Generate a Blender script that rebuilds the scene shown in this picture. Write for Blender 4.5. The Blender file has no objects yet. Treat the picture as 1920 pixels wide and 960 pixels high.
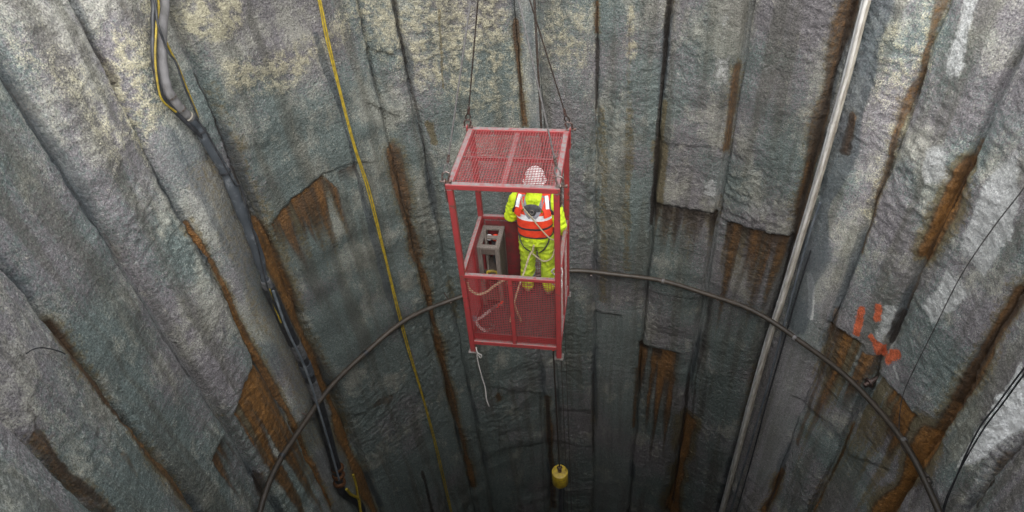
import bpy, math, random
import numpy as np
from mathutils import Vector, Matrix

random.seed(7)
rad = math.radians
SC = bpy.context.scene
COL = SC.collection

# ------------------------------------------------------------------ camera, sky, sun, exposure
# columns: camera right, camera down, camera forward (world axes; shaft axis = world z, rim at z = 0)
CAM_R = ((0.994809180, -0.101758021, 0.0), (-0.066079065, -0.646003727, 0.760468764), (-0.077383796, -0.756521308, -0.649374513))
# rows above are right / forward-horizontal / up seen from the lens; transpose use below
CAM_POS = Vector((-0.798525, -5.287425, 1.2))
FPX = 1200.0
R0 = 5.5                                   # nominal shaft radius, metres
cd = bpy.data.cameras.new('camera'); cam = bpy.data.objects.new('camera', cd); COL.objects.link(cam)
cd.sensor_width = 36.0; cd.lens = 36.0 * FPX / 1920.0; cd.clip_start = 0.05; cd.clip_end = 2000
_R = np.array(CAM_R)
mw = Matrix.Identity(4)
for i in range(3):
    mw[i][0] = _R[i][0]; mw[i][1] = -_R[i][1]; mw[i][2] = -_R[i][2]; mw[i][3] = CAM_POS[i]
cam.matrix_world = mw
SC.camera = cam

SUN_EL, SUN_AZ = 47.0, 0.0
w = bpy.data.worlds.new('World'); SC.world = w; w.use_nodes = True
nt = w.node_tree
bg = nt.nodes['Background']
sky = nt.nodes.new('ShaderNodeTexSky'); sky.sky_type = 'NISHITA'; sky.sun_disc = False
sky.sun_elevation = rad(SUN_EL); sky.sun_rotation = rad(180 - SUN_AZ); sky.air_density = 1.6; sky.dust_density = 1.0
hs = nt.nodes.new('ShaderNodeHueSaturation'); hs.inputs['Saturation'].default_value = 0.14   # cloud cover: grey sky
nt.links.new(sky.outputs[0], hs.inputs['Color']); nt.links.new(hs.outputs[0], bg.inputs[0])
bg.inputs[1].default_value = 0.15
sd = bpy.data.lights.new('sun', 'SUN'); so = bpy.data.objects.new('sun', sd); COL.objects.link(so)
sd.energy = 0.6; sd.angle = rad(40); sd.color = (1.0, 0.97, 0.92)
az, el = rad(SUN_AZ), rad(SUN_EL)
sdir = Vector((math.sin(az) * math.cos(el), -math.cos(az) * math.cos(el), math.sin(el)))
so.rotation_euler = sdir.to_track_quat('Z', 'Y').to_euler(); so.location = (0, 0, 20)
SC.view_settings.view_transform = 'Standard'; SC.view_settings.look = 'None'
SC.view_settings.gamma = 1.0; SC.view_settings.use_curve_mapping = False
SC.view_settings.exposure = 1.93
SC.render.engine = 'CYCLES'
SC.cycles.max_bounces = 8; SC.cycles.diffuse_bounces = 6

# ------------------------------------------------------------------ measuring helpers
def ray(px, py):
    return Vector(_R @ np.array([px - 960.0, py - 480.0, FPX]))
def on_wall(px, py, r=R0):
    """point of the shaft wall (radius r) seen at a photo position"""
    v = ray(px, py); o = CAM_POS
    a = v.x * v.x + v.y * v.y; b = 2 * (o.x * v.x + o.y * v.y); c = o.x * o.x + o.y * o.y - r * r
    t = (-b + math.sqrt(b * b - 4 * a * c)) / (2 * a)
    return o + v * t
def sz(px, py):
    p = on_wall(px, py); return (math.atan2(p.x, p.y) * R0, p.z)
def cyl(th, z, r=R0):
    return Vector((math.sin(rad(th)) * r, math.cos(rad(th)) * r, z))

# ------------------------------------------------------------------ object helpers
def tag(o, label=None, cat=None, group=None, kind=None):
    if label: o['label'] = label
    if cat: o['category'] = cat
    if group: o['group'] = group
    if kind: o['kind'] = kind
    return o
def empty(name, loc=(0, 0, 0), label=None, cat=None, group=None):
    o = bpy.data.objects.new(name, None); COL.objects.link(o); o.location = loc; o.empty_display_size = .1
    return tag(o, label, cat, group)
def link(name, me, parent=None):
    o = bpy.data.objects.new(name, me); COL.objects.link(o)
    if parent is not None: o.parent = parent
    return o
def copy_tree(o, parent=None):
    c = o.copy(); COL.objects.link(c)
    if parent is not None: c.parent = parent
    for ch in list(o.children): copy_tree(ch, c)
    return c

class MB:
    def __init__(s): s.v = []; s.f = []
    def add(s, vs, fs):
        n = len(s.v); s.v += [tuple(x) for x in vs]; s.f += [tuple(n + i for i in f) for f in fs]
    def box(s, c, size, m=None):
        x, y, z = size[0] / 2, size[1] / 2, size[2] / 2
        vs = [Vector((a, b, d)) for a in (-x, x) for b in (-y, y) for d in (-z, z)]
        if m is not None: vs = [m @ q for q in vs]
        c = Vector(c)
        s.add([q + c for q in vs], [(0, 1, 3, 2), (4, 6, 7, 5), (0, 4, 5, 1), (2, 3, 7, 6), (0, 2, 6, 4), (1, 5, 7, 3)])
    def bar(s, p0, p1, w, h, up=(0, 0, 1), bev=0.0):
        """rectangular bar from p0 to p1, w sideways, h along up, with chamfered edges"""
        p0, p1, up = Vector(p0), Vector(p1), Vector(up)
        d = (p1 - p0).normalized(); sx = d.cross(up).normalized(); uy = sx.cross(d)
        if bev <= 0:
            pr = [(-w / 2, -h / 2), (w / 2, -h / 2), (w / 2, h / 2), (-w / 2, h / 2)]
        else:
            b = bev; W, H = w / 2, h / 2
            pr = [(-W + b, -H), (W - b, -H), (W, -H + b), (W, H - b), (W - b, H), (-W + b, H), (-W, H - b), (-W, -H + b)]
        n = len(pr)
        vs = [p + sx * a + uy * b_ for p in (p0, p1) for a, b_ in pr]
        fs = [(i, (i + 1) % n, n + (i + 1) % n, n + i) for i in range(n)] + [tuple(range(n - 1, -1, -1)), tuple(range(n, 2 * n))]
        s.add(vs, fs)
    def tube(s, path, r, n=8, closed=False, cap=True, flat=None, fr=None):
        path = [Vector(p) for p in path]; m = len(path)
        rs = r if hasattr(r, '__len__') else [r] * m
        vs = []; prev = None
        for i, p in enumerate(path):
            a = path[(i - 1) % m] if (closed or i) else path[i]
            b = path[(i + 1) % m] if (closed or i < m - 1) else path[i]
            t = (b - a).normalized()
            if prev is None:
                ref = Vector((0, 0, 1)) if abs(t.z) < .9 else Vector((0, 1, 0))
                if fr is not None: ref = Vector(fr)
                u = (ref - t * ref.dot(t)).normalized()
            else:
                u = (prev - t * prev.dot(t)).normalized()
            prev = u; q = t.cross(u)
            fl = 1.0 if flat is None else flat
            for k in range(n):
                an = 2 * math.pi * k / n
                vs.append(p + u * (math.cos(an) * rs[i] * fl) + q * (math.sin(an) * rs[i]))
        fs = []
        for i in range(m if closed else m - 1):
            for k in range(n):
                a, b = i * n, ((i + 1) % m) * n; k2 = (k + 1) % n
                fs.append((a + k, a + k2, b + k2, b + k))
        if cap and not closed:
            fs.append(tuple(range(n - 1, -1, -1))); fs.append(tuple((m - 1) * n + k for k in range(n)))
        s.add(vs, fs)
    def lathe(s, prof, n=16, m=None, sx=1.0, sy=1.0):
        """prof: (radius, z) list, closed at ends"""
        vs = []; k = len(prof)
        for r, z in prof:
            for i in range(n):
                a = 2 * math.pi * i / n; q = Vector((math.cos(a) * r * sx, math.sin(a) * r * sy, z)); vs.append(m @ q if m is not None else q)
        fs = []
        for j in range(k - 1):
            for i in range(n):
                i2 = (i + 1) % n; fs.append((j * n + i, j * n + i2, (j + 1) * n + i2, (j + 1) * n + i))
        fs.append(tuple(range(n - 1, -1, -1))); fs.append(tuple((k - 1) * n + i for i in range(n)))
        s.add(vs, fs)
    def ell(s, c, r, n=14, k=9):
        vs = []; c = Vector(c)
        prof = [(math.sin(math.pi * j / k), -math.cos(math.pi * j / k)) for j in range(k + 1)]
        m = Matrix.Diagonal((r[0], r[1], r[2], 1)); m.translation = c
        s.lathe([(max(a, .02), b) for a, b in prof], n, m)
    def mesh(s, name, smooth=True):
        me = bpy.data.meshes.new(name); me.from_pydata(s.v, [], s.f); me.update()
        if smooth: me.shade_smooth()
        return me
    def build(s, name, mat, parent=None, smooth=True, sharp=40):
        me = s.mesh(name, smooth)
        if smooth and sharp: me.set_sharp_from_angle(angle=rad(sharp))
        me.materials.append(mat)
        return link(name, me, parent)

def spline(pts, n=8, closed=False):
    P = [Vector(p) for p in pts]; m = len(P); out = []
    for i in range(m if closed else m - 1):
        p1, p2 = P[i], P[(i + 1) % m]
        p0 = P[(i - 1) % m] if (closed or i > 0) else p1 * 2 - p2
        p3 = P[(i + 2) % m] if (closed or i + 2 < m) else p2 * 2 - p1
        for k in range(n):
            t = k / n
            out.append(0.5 * ((2 * p1) + (p2 - p0) * t + (2 * p0 - 5 * p1 + 4 * p2 - p3) * t * t + (3 * p1 - p0 - 3 * p2 + p3) * t ** 3))
    if not closed: out.append(P[-1])
    return out

# ------------------------------------------------------------------ numpy noise
def _hash(ix, iy, seed):
    h = (ix.astype(np.int64) * 374761393 + iy.astype(np.int64) * 668265263 + seed * 974711) & 0x7fffffff
    h = ((h ^ (h >> 13)) * 1274126177) & 0x7fffffff
    h = ((h ^ (h >> 15)) * 668265263) & 0x7fffffff
    return (h & 0xffff) / 65536.0
def perlin(x, y, seed=0):
    ix = np.floor(x); iy = np.floor(y); fx = x - ix; fy = y - iy
    u = fx * fx * fx * (fx * (fx * 6 - 15) + 10); v = fy * fy * fy * (fy * (fy * 6 - 15) + 10)
    r = []
    for dx in (0, 1):
        for dy in (0, 1):
            a = _hash(ix + dx, iy + dy, seed) * (2 * np.pi)
            r.append(np.cos(a) * (fx - dx) + np.sin(a) * (fy - dy))
    return (r[0] * (1 - u) + r[2] * u) * (1 - v) + (r[1] * (1 - u) + r[3] * u) * v
def fbm(x, y, o=3, seed=0, g=.5):
    t = 0; a = 1.0
    for i in range(o):
        t = t + a * perlin(x, y, seed + i * 17); x = x * 2.03; y = y * 2.03; a *= g
    return t
def sstep(a, b, x):
    t = np.clip((x - a) / (b - a), 0, 1); return t * t * (3 - 2 * t)
def polydist(S, Z, pts):
    d = np.full(S.shape, 1e9)
    for (a, b), (c, e) in zip(pts[:-1], pts[1:]):
        dx, dz = c - a, e - b; L = dx * dx + dz * dz + 1e-12
        t = np.clip(((S - a) * dx + (Z - b) * dz) / L, 0, 1)
        d = np.minimum(d, np.hypot(S - a - t * dx, Z - b - t * dz))
    return d
def inpoly(S, Z, pts):
    ins = np.zeros(S.shape, bool); n = len(pts)
    for i in range(n):
        (a, b), (c, e) = pts[i], pts[(i + 1) % n]
        if b == e: continue
        ins ^= ((b > Z) != (e > Z)) & (S < (c - a) * (Z - b) / (e - b) + a)
    return ins

# ------------------------------------------------------------------ materials
def newmat(name):
    m = bpy.data.materials.new(name); m.use_nodes = True
    return m, m.node_tree, m.node_tree.nodes['Principled BSDF']
def N(t, typ, **kw):
    n = t.nodes.new(typ)
    for k, v in kw.items(): setattr(n, k, v)
    return n
def noise(t, scale, detail=3, rough=.6, vec=None, dist=0):
    n = N(t, 'ShaderNodeTexNoise'); n.inputs['Scale'].default_value = scale; n.inputs['Detail'].default_value = detail
    n.inputs['Roughness'].default_value = rough; n.inputs['Distortion'].default_value = dist
    if vec is not None: t.links.new(vec, n.inputs['Vector'])
    return n.outputs['Fac']
def objco(t, scale=None):
    c = N(t, 'ShaderNodeTexCoord').outputs['Object']
    if scale is None: return c
    m = N(t, 'ShaderNodeMapping'); m.inputs['Scale'].default_value = scale; t.links.new(c, m.inputs['Vector'])
    return m.outputs[0]
def maprange(t, x, a, b, c=0., d=1.):
    n = N(t, 'ShaderNodeMapRange'); n.interpolation_type = 'SMOOTHSTEP'
    for i, v in zip((1, 2, 3, 4), (a, b, c, d)): n.inputs[i].default_value = v
    t.links.new(x, n.inputs[0]); return n.outputs[0]
def mth(t, op, a, b=None):
    n = N(t, 'ShaderNodeMath', operation=op)
    for i, q in enumerate((a, b)):
        if q is None: continue
        if isinstance(q, (int, float)): n.inputs[i].default_value = q
        else: t.links.new(q, n.inputs[i])
    return n.outputs[0]
def mix(t, fac, a, b, blend='MIX'):
    n = N(t, 'ShaderNodeMix', data_type='RGBA', blend_type=blend)
    for i, q in ((0, fac), (6, a), (7, b)):
        if isinstance(q, (int, float)): n.inputs[i].default_value = q
        elif isinstance(q, tuple): n.inputs[i].default_value = (*q, 1)
        else: t.links.new(q, n.inputs[i])
    return n.outputs[2]
def bump(t, h, strength, dist, normal=None):
    n = N(t, 'ShaderNodeBump'); n.inputs['Strength'].default_value = strength; n.inputs['Distance'].default_value = dist
    t.links.new(h, n.inputs['Height'])
    if normal is not None: t.links.new(normal, n.inputs['Normal'])
    return n.outputs[0]

def simple(name, c1, c2=None, scale=12, rough=.6, metal=0., bmp=0., bscale=60, stretch=None, lo=.35, hi=.65):
    m, t, b = newmat(name)
    co = objco(t, stretch)
    c2 = c2 or tuple(x * .7 for x in c1)
    t.links.new(mix(t, maprange(t, noise(t, scale, 5, .65, co), lo, hi), c1, c2), b.inputs['Base Color'])
    b.inputs['Roughness'].default_value = rough; b.inputs['Metallic'].default_value = metal
    if bmp: t.links.new(bump(t, noise(t, bscale, 3, .6, co), bmp, .01), b.inputs['Normal'])
    return m

def wall_material():
    m, t, b = newmat('shotcrete')
    co = objco(t)
    def attr(n):
        a = N(t, 'ShaderNodeAttribute', attribute_name=n); s = N(t, 'ShaderNodeSeparateColor'); t.links.new(a.outputs['Color'], s.inputs[0])
        return s.outputs[0], s.outputs[1], s.outputs[2], a.outputs['Alpha']
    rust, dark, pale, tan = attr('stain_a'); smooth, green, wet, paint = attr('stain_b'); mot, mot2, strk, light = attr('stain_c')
    n_fine = noise(t, 55, 4, .7, co); n_mid = noise(t, 14, 5, .7, co); n_sp = noise(t, 120, 2, .6, co)
    n_st = noise(t, 1.0, 5, .7, objco(t, (8, 8, .35)))
    n_lump = noise(t, 7, 5, .62, objco(t, (1, 1, .55)))
    n_hue = noise(t, 24, 3, .6, co)
    hue = mth(t, 'ADD', mot, mth(t, 'MULTIPLY', mth(t, 'SUBTRACT', n_hue, .5), 1.5))
    base = mix(t, maprange(t, hue, .25, .85), (.122, .150, .140), (.172, .157, .162))
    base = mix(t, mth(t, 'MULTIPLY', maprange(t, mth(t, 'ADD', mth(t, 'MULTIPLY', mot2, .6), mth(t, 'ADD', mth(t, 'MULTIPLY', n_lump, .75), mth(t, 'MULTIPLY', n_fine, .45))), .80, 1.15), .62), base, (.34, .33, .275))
    base = mix(t, mth(t, 'MULTIPLY', maprange(t, n_fine, .54, .74), .6), base, (.33, .33, .30))
    base = mix(t, mth(t, 'MULTIPLY', maprange(t, n_fine, .47, .30), .75), base, (.07, .082, .082))
    base = mix(t, mth(t, 'MULTIPLY', maprange(t, n_sp, .62, .75), .5), base, (.46, .44, .40))
    base = mix(t, mth(t, 'MULTIPLY', maprange(t, mth(t, 'ADD', mth(t, 'MULTIPLY', strk, .6), mth(t, 'MULTIPLY', n_st, .55)), .50, .85), .6), base, (.086, .083, .066))
    # smooth trowelled strips are flatter in tone
    base = mix(t, mth(t, 'MULTIPLY', smooth, .5), base, mix(t, maprange(t, n_st, .35, .65), (.150, .158, .150), (.108, .114, .110)))
    def brk(a, n, k=1.0, lo=.35, hi=.75):
        return maprange(t, mth(t, 'ADD', a, mth(t, 'MULTIPLY', mth(t, 'SUBTRACT', n, .5), k)), lo, hi)
    base = mix(t, mth(t, 'MULTIPLY', brk(tan, mth(t, 'ADD', mth(t, 'MULTIPLY', n_fine, .6), mth(t, 'MULTIPLY', n_lump, .4)), 2.6, .15, .85), .85), base, (.41, .375, .26))
    base = mix(t, mth(t, 'MULTIPLY', brk(pale, n_mid, .8), .8), base, mix(t, n_fine, (.34, .34, .328), (.45, .45, .435)))
    base = mix(t, mth(t, 'MULTIPLY', maprange(t, pale, 1.05, 1.4), .85), base, mix(t, n_fine, (.55, .55, .54), (.74, .74, .72)))
    base = mix(t, mth(t, 'MULTIPLY', brk(green, n_mid, 1.2), .75), base, (.112, .084, .034))
    base = mix(t, mth(t, 'MULTIPLY', brk(wet, n_st, .8), .75), base, (.062, .072, .078))
    rlev = mth(t, 'ADD', mth(t, 'MULTIPLY', rust, .75), mth(t, 'ADD', mth(t, 'MULTIPLY', mth(t, 'SUBTRACT', n_st, .5), 1.1), mth(t, 'MULTIPLY', mth(t, 'SUBTRACT', n_mid, .5), .7)))
    rc = mix(t, maprange(t, rlev, .35, 1.1), (.056, .036, .021), (.21, .094, .023))
    base = mix(t, mth(t, 'MULTIPLY', brk(rust, mth(t, 'ADD', mth(t, 'MULTIPLY', n_fine, .5), mth(t, 'MULTIPLY', n_st, .5)), 1.15, .18, .85), .9), base, rc)
    base = mix(t, mth(t, 'MULTIPLY', brk(dark, n_mid, 1.1, .25, .95), .88), base, mix(t, n_fine, (.018, .014, .012), (.035, .026, .02)))
    base = mix(t, brk(paint, n_fine, 1.9, .38, .62), base, (.42, .10, .045))
    grain = mth(t, 'MULTIPLY', maprange(t, n_fine, .3, .7, .72, 1.22), maprange(t, n_mid, .32, .68, .86, 1.12))
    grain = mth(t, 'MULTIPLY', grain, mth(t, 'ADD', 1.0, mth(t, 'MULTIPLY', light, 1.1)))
    gc = N(t, 'ShaderNodeCombineColor'); [t.links.new(grain, gc.inputs[i]) for i in range(3)]
    base = mix(t, 1.0, base, gc.outputs[0], 'MULTIPLY')
    t.links.new(base, b.inputs['Base Color'])
    wetr = mth(t, 'MAXIMUM', mth(t, 'MULTIPLY', dark, .9), mth(t, 'MULTIPLY', rust, .6))
    t.links.new(maprange(t, mth(t, 'ADD', wetr, mth(t, 'MULTIPLY', mth(t, 'SUBTRACT', n_mid, .5), .5)), .1, 1.0, .86, .42), b.inputs['Roughness'])
    b.inputs['Specular IOR Level'].default_value = .35
    rgh = mth(t, 'SUBTRACT', 1.0, mth(t, 'MULTIPLY', smooth, .68))
    v = N(t, 'ShaderNodeTexVoronoi'); v.inputs['Scale'].default_value = 26; t.links.new(co, v.inputs['Vector'])
    h = mth(t, 'ADD', mth(t, 'MULTIPLY', noise(t, 24, 5, .7, co, .4), 1.0), mth(t, 'MULTIPLY', v.outputs['Distance'], .35))
    h = mth(t, 'MULTIPLY', h, rgh)
    nb = bump(t, h, 1.0, .060)
    nb = bump(t, mth(t, 'MULTIPLY', noise(t, 85, 3, .6, co), mth(t, 'ADD', rgh, .15)), .8, .012, nb)
    t.links.new(nb, b.inputs['Normal'])
    return m

# ------------------------------------------------------------------ the shaft wall: panels between joints
JO = [-122, -109, -96.2, -82, -69.8, -57.8, -29.8, -23.8, -3.4, .6, 11, 23.2, 36.3, 51.2, 63.6, 74.6, 89.6, 101, 115]
NVIS = len(JO) - 1
back = np.linspace(115, 238, 10)[1:]
JALL = JO + list(back)
# joint character: (depth of crack, half width, channel half width, channel depth)
JCH = {-96.2: (.07, .05, 0, 0), -82: (.03, .03, .062, .06), -69.8: (.06, .04, 0, 0), -57.8: (.07, .045, 0, 0), -29.8: (.06, .035, 0, 0),
       -23.8: (.06, .035, 0, 0), -3.4: (.04, .05, 0, 0), .6: (.05, .03, 0, 0), 11: (.045, .03, 0, 0), 23.2: (.09, .035, 0, 0),
       36.3: (.03, .03, .065, .055), 51.2: (.07, .07, 0, 0), 63.6: (.045, .05, 0, 0), 74.6: (.03, .03, .07, .06), 89.6: (.09, .09, 0, 0), 101: (.08, .06, 0, 0)}
POFF = {-122: .0, -109: .03, -96.2: .0, -82: .02, -69.8: -.04, -57.8: .03, -29.8: .0, -23.8: .02, -3.4: -.02, .6: .02, 11: .0, 23.2: .03, 36.3: .02, 51.2: -.02, 63.6: .02, 74.6: .03, 89.6: .0, 101: .03}

RUST, DARK, PALE, TAN, SMO, GRN, WET, PNT = range(8)
# strokes: channel, photo polyline traced on the wall, half width in metres, strength
ST = [
 (DARK, [(-5, 128), (110, 300), (215, 480), (285, 590), (370, 728), (470, 885)], .022, .55),
 (SMO, [(-5, 128), (110, 300), (215, 480), (285, 590), (370, 728), (470, 885)], .055, 1.0),
 (RUST, [(20, 160), (60, 215)], .05, .35), (RUST, [(200, 440), (230, 490)], .04, .3),
 (DARK, [(92, 620), (135, 690), (165, 735), (225, 790), (262, 840)], .08, .72), (RUST, [(92, 620), (165, 735), (262, 850), (345, 945)], .085, .85),
 (GRN, [(262, 860), (320, 930), (350, 965)], .10, .9),
 (RUST, [(350, 425), (385, 475), (430, 560), (475, 655), (545, 785), (620, 950)], .055, .95), (DARK, [(385, 475), (430, 560), (470, 640)], .03, .6),
 (SMO, [(330, 260), (405, 380), (480, 520), (545, 680), (610, 830), (650, 950)], .36, .85), (GRN, [(380, 330), (420, 420), (520, 640), (600, 830)], .3, .55), (WET, [(330, 260), (470, 520), (540, 690), (620, 880)], .3, .55), (RUST, [(430, 560), (470, 650)], .03, .7), (GRN, [(1128, 200), (1132, 330), (1130, 560)], .10, .6), (GRN, [(1182, 200), (1178, 330), (1176, 500)], .09, .6), (GRN, [(1240, 270), (1236, 380)], .12, .8), (RUST, [(545, 790), (580, 860), (620, 950)], .07, .7),
 (RUST, [(478, 420), (505, 480), (550, 590), (610, 735), (650, 840), (700, 960)], .115, 1.0), (DARK, [(530, 520), (590, 640), (640, 750), (690, 880)], .03, .55),
 (DARK, [(366, 140), (400, 215), (430, 295), (470, 400)], .035, .9), (GRN, [(440, 270), (450, 330), (500, 420)], .22, .6), (GRN, [(395, 160), (430, 250)], .12, .5),
 (WET, [(585, 60), (625, 180), (665, 330), (720, 540), (770, 690)], .05, .85), (DARK, [(625, 180), (665, 330), (720, 540), (760, 660)], .016, .5),
 (WET, [(690, 60), (715, 200), (742, 330)], .10, .35),
 (DARK, [(672, 0), (690, 110), (700, 160), (728, 260)], .018, .5),
 (RUST, [(735, 285), (755, 370), (780, 480)], .11, .8), (DARK, [(742, 300), (760, 400)], .03, .55), (RUST, [(780, 480), (808, 580), (826, 660), (860, 800), (888, 910)], .06, .9), (DARK, [(826, 660), (860, 800), (890, 920)], .02, .5),
 (DARK, [(740, 0), (748, 50), (762, 120)], .035, .8), (DARK, [(762, 120), (785, 220), (808, 345)], .022, .7), (WET, [(785, 220), (808, 345), (822, 420)], .06, .5),
 (GRN, [(805, 232), (812, 262)], .10, .9), (GRN, [(820, 20), (828, 160)], .03, .7),
 (RUST, [(966, 40), (972, 120), (984, 235)], .05, .85), (SMO, [(988, 0), (1001, 235)], .13, .9), (WET, [(988, 0), (1001, 235)], .12, .5),
 (RUST, [(1119, 5), (1119, 60)], .025, .8), (DARK, [(1120, 70), (1120, 150), (1118, 200)], .03, .9), (GRN, [(1118, 200), (1118, 330), (1118, 420)], .035, .5), (DARK, [(1116, 350), (1114, 560), (1112, 900)], .012, .45),
 (TAN, [(1186, 10), (1182, 100)], .06, .7), (GRN, [(1182, 110), (1180, 330)], .09, .45), (RUST, [(1182, 40), (1180, 100)], .03, .5),
 (DARK, [(1254, -5), (1245, 120), (1234, 245), (1228, 330), (1221, 420)], .028, 1.2), (GRN, [(1247, 190), (1240, 260), (1234, 400)], .10, .85),
 (SMO, [(1410, -5), (1392, 110), (1360, 300), (1345, 400), (1330, 520), (1305, 645)], .06, 1.0), (GRN, [(1408, 0), (1382, 180)], .08, .35), (RUST, [(1383, 120), (1370, 220), (1362, 280)], .045, .8), (DARK, [(1366, 250), (1360, 300), (1340, 440), (1328, 540)], .018, .5),
 (DARK, [(1335, 555), (1322, 640), (1308, 700), (1300, 780)], .05, .75), (DARK, [(1330, 700), (1318, 770)], .06, .6), (DARK, [(1292, 700), (1280, 800), (1262, 940)], .04, .9), (RUST, [(1296, 785), (1280, 860), (1262, 955)], .15, 1.2),
 (RUST, [(1590, 10), (1560, 120), (1540, 210), (1510, 350), (1490, 450)], .11, .75), (DARK, [(1600, 0), (1572, 110), (1535, 240), (1500, 390), (1480, 470)], .055, .7), (GRN, [(1545, 200), (1515, 330)], .13, .5),
 (DARK, [(1485, 440), (1468, 520), (1450, 600)], .05, .9), (RUST, [(1460, 570), (1440, 650)], .06, .6),
 (WET, [(1650, 0), (1628, 90), (1600, 190), (1570, 300), (1535, 440), (1500, 600)], .20, 1.2), (SMO, [(1640, 60), (1590, 250), (1540, 430)], .10, .5), (DARK, [(1622, 90), (1580, 250), (1545, 360)], .04, .5),
 (DARK, [(1604, 212), (1596, 250), (1588, 283)], .055, 1.2), (RUST, [(1604, 212), (1588, 283)], .07, .9),
 (SMO, [(1535, 480), (1500, 640), (1470, 760), (1440, 900)], .32, .85),
 (RUST, [(1768, 0), (1755, 40), (1722, 150), (1700, 190), (1680, 250), (1662, 315), (1640, 400), (1618, 470)], .05, .72), (TAN, [(1765, 0), (1740, 110), (1700, 190), (1660, 320), (1630, 400)], .13, .38), (DARK, [(1690, 215), (1662, 320), (1618, 465)], .016, .7), (GRN, [(1730, 130), (1640, 380)], .10, .45),
 (RUST, [(1575, 580), (1545, 690), (1500, 830)], .05, .6),
 (SMO, [(1925, 75), (1880, 190), (1830, 295), (1740, 475), (1690, 590), (1650, 690)], .06, 1.0), (DARK, [(1925, 78), (1900, 120)], .05, .6), (RUST, [(1840, 270), (1826, 300)], .06, .6),
 (RUST, [(1826, 303), (1790, 385), (1740, 480)], .12, 1.1), (DARK, [(1826, 303), (1790, 385), (1740, 480)], .07, .75), (RUST, [(1735, 490), (1700, 580)], .05, .5), (PALE, [(1808, 308), (1775, 390), (1738, 470)], .018, 1.0),
 (DARK, [(1692, 590), (1668, 640)], .07, 1.0), (DARK, [(1650, 665), (1640, 720)], .05, .8), (RUST, [(1600, 800), (1560, 890), (1528, 965)], .045, .9), (DARK, [(1625, 760), (1570, 870)], .02, .5),
 (DARK, [(1925, 548), (1880, 620), (1840, 685), (1800, 755)], .08, .75), (RUST, [(1925, 550), (1840, 690), (1750, 830), (1720, 880)], .10, .9),
 (RUST, [(1752, 822), (1720, 870), (1690, 920), (1660, 965)], .14, 1.3), (RUST, [(1660, 965), (1640, 1000)], .14, 1.2), (DARK, [(1735, 905), (1715, 950)], .08, .6),
 (RUST, [(1890, 860), (1840, 930)], .08, .6), (DARK, [(1925, 820), (1880, 880), (1845, 950)], .05, .9),
 (DARK, [(1475, 870), (1460, 905), (1440, 950)], .06, .8), (RUST, [(1470, 880), (1435, 960)], .09, .9),
 (PALE, [(1524, 515), (1527, 560), (1524, 590)], .07, 1.0), (PALE, [(1830, 0), (1815, 60), (1800, 120)], .12, .75),
 (DARK, [(30, 770), (80, 840), (130, 895), (180, 945)], .03, .7), (RUST, [(60, 820), (130, 900), (200, 965)], .055, .7), (PALE, [(118, 905), (180, 950)], .02, .9),
 (SMO, [(60, 690), (110, 770), (155, 815)], .08, .9), (DARK, [(100, 775), (155, 815), (210, 880), (285, 960)], .018, .6), (SMO, [(0, 610), (40, 665)], .08, .8), (RUST, [(205, 860), (225, 890)], .05, .5), (SMO, [(0, 930), (40, 965)], .08, .8),
 (DARK, [(786, 880), (795, 915), (806, 960)], .04, 1.0), (RUST, [(786, 880), (806, 960)], .05, .5),
 (RUST, [(1026, 745), (1033, 850), (1038, 950)], .09, .7), (DARK, [(1026, 745), (1038, 950)], .05, .8), (SMO, [(1020, 650), (1026, 740)], .06, .8), (DARK, [(1012, 730), (1020, 950)], .03, .6), (DARK, [(930, 560), (935, 900)], .025, .6), (RUST, [(930, 735), (934, 745)], .06, .8), (RUST, [(700, 750), (725, 740)], .10, .55),
 (DARK, [(1112, 700), (1112, 850)], .035, .7), (RUST, [(1195, 690), (1188, 800)], .04, .7),  # dark stroke: a shadow edge painted into the colour; the other is rust
 (DARK, [(150, 40), (175, 85), (205, 125), (215, 150)], .06, .75), (RUST, [(225, 10), (245, 35)], .06, .35), (RUST, [(485, 900), (492, 930)], .12, .6), (DARK, [(480, 890), (495, 940)], .05, .7),
 (PNT, [(1626, 572), (1620, 600), (1617, 620)], .042, 1.0), (PNT, [(1655, 572), (1650, 595)], .042, .95), (PNT, [(1640, 630), (1650, 645), (1652, 658)], .07, 1.0), (PNT, [(1678, 660), (1690, 662), (1672, 672)], .07, 1.0),
 (PALE, [(1686, 685), (1694, 705)], .05, .9), (PALE, [(1678, 585), (1665, 640)], .16, .7),
]
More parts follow.
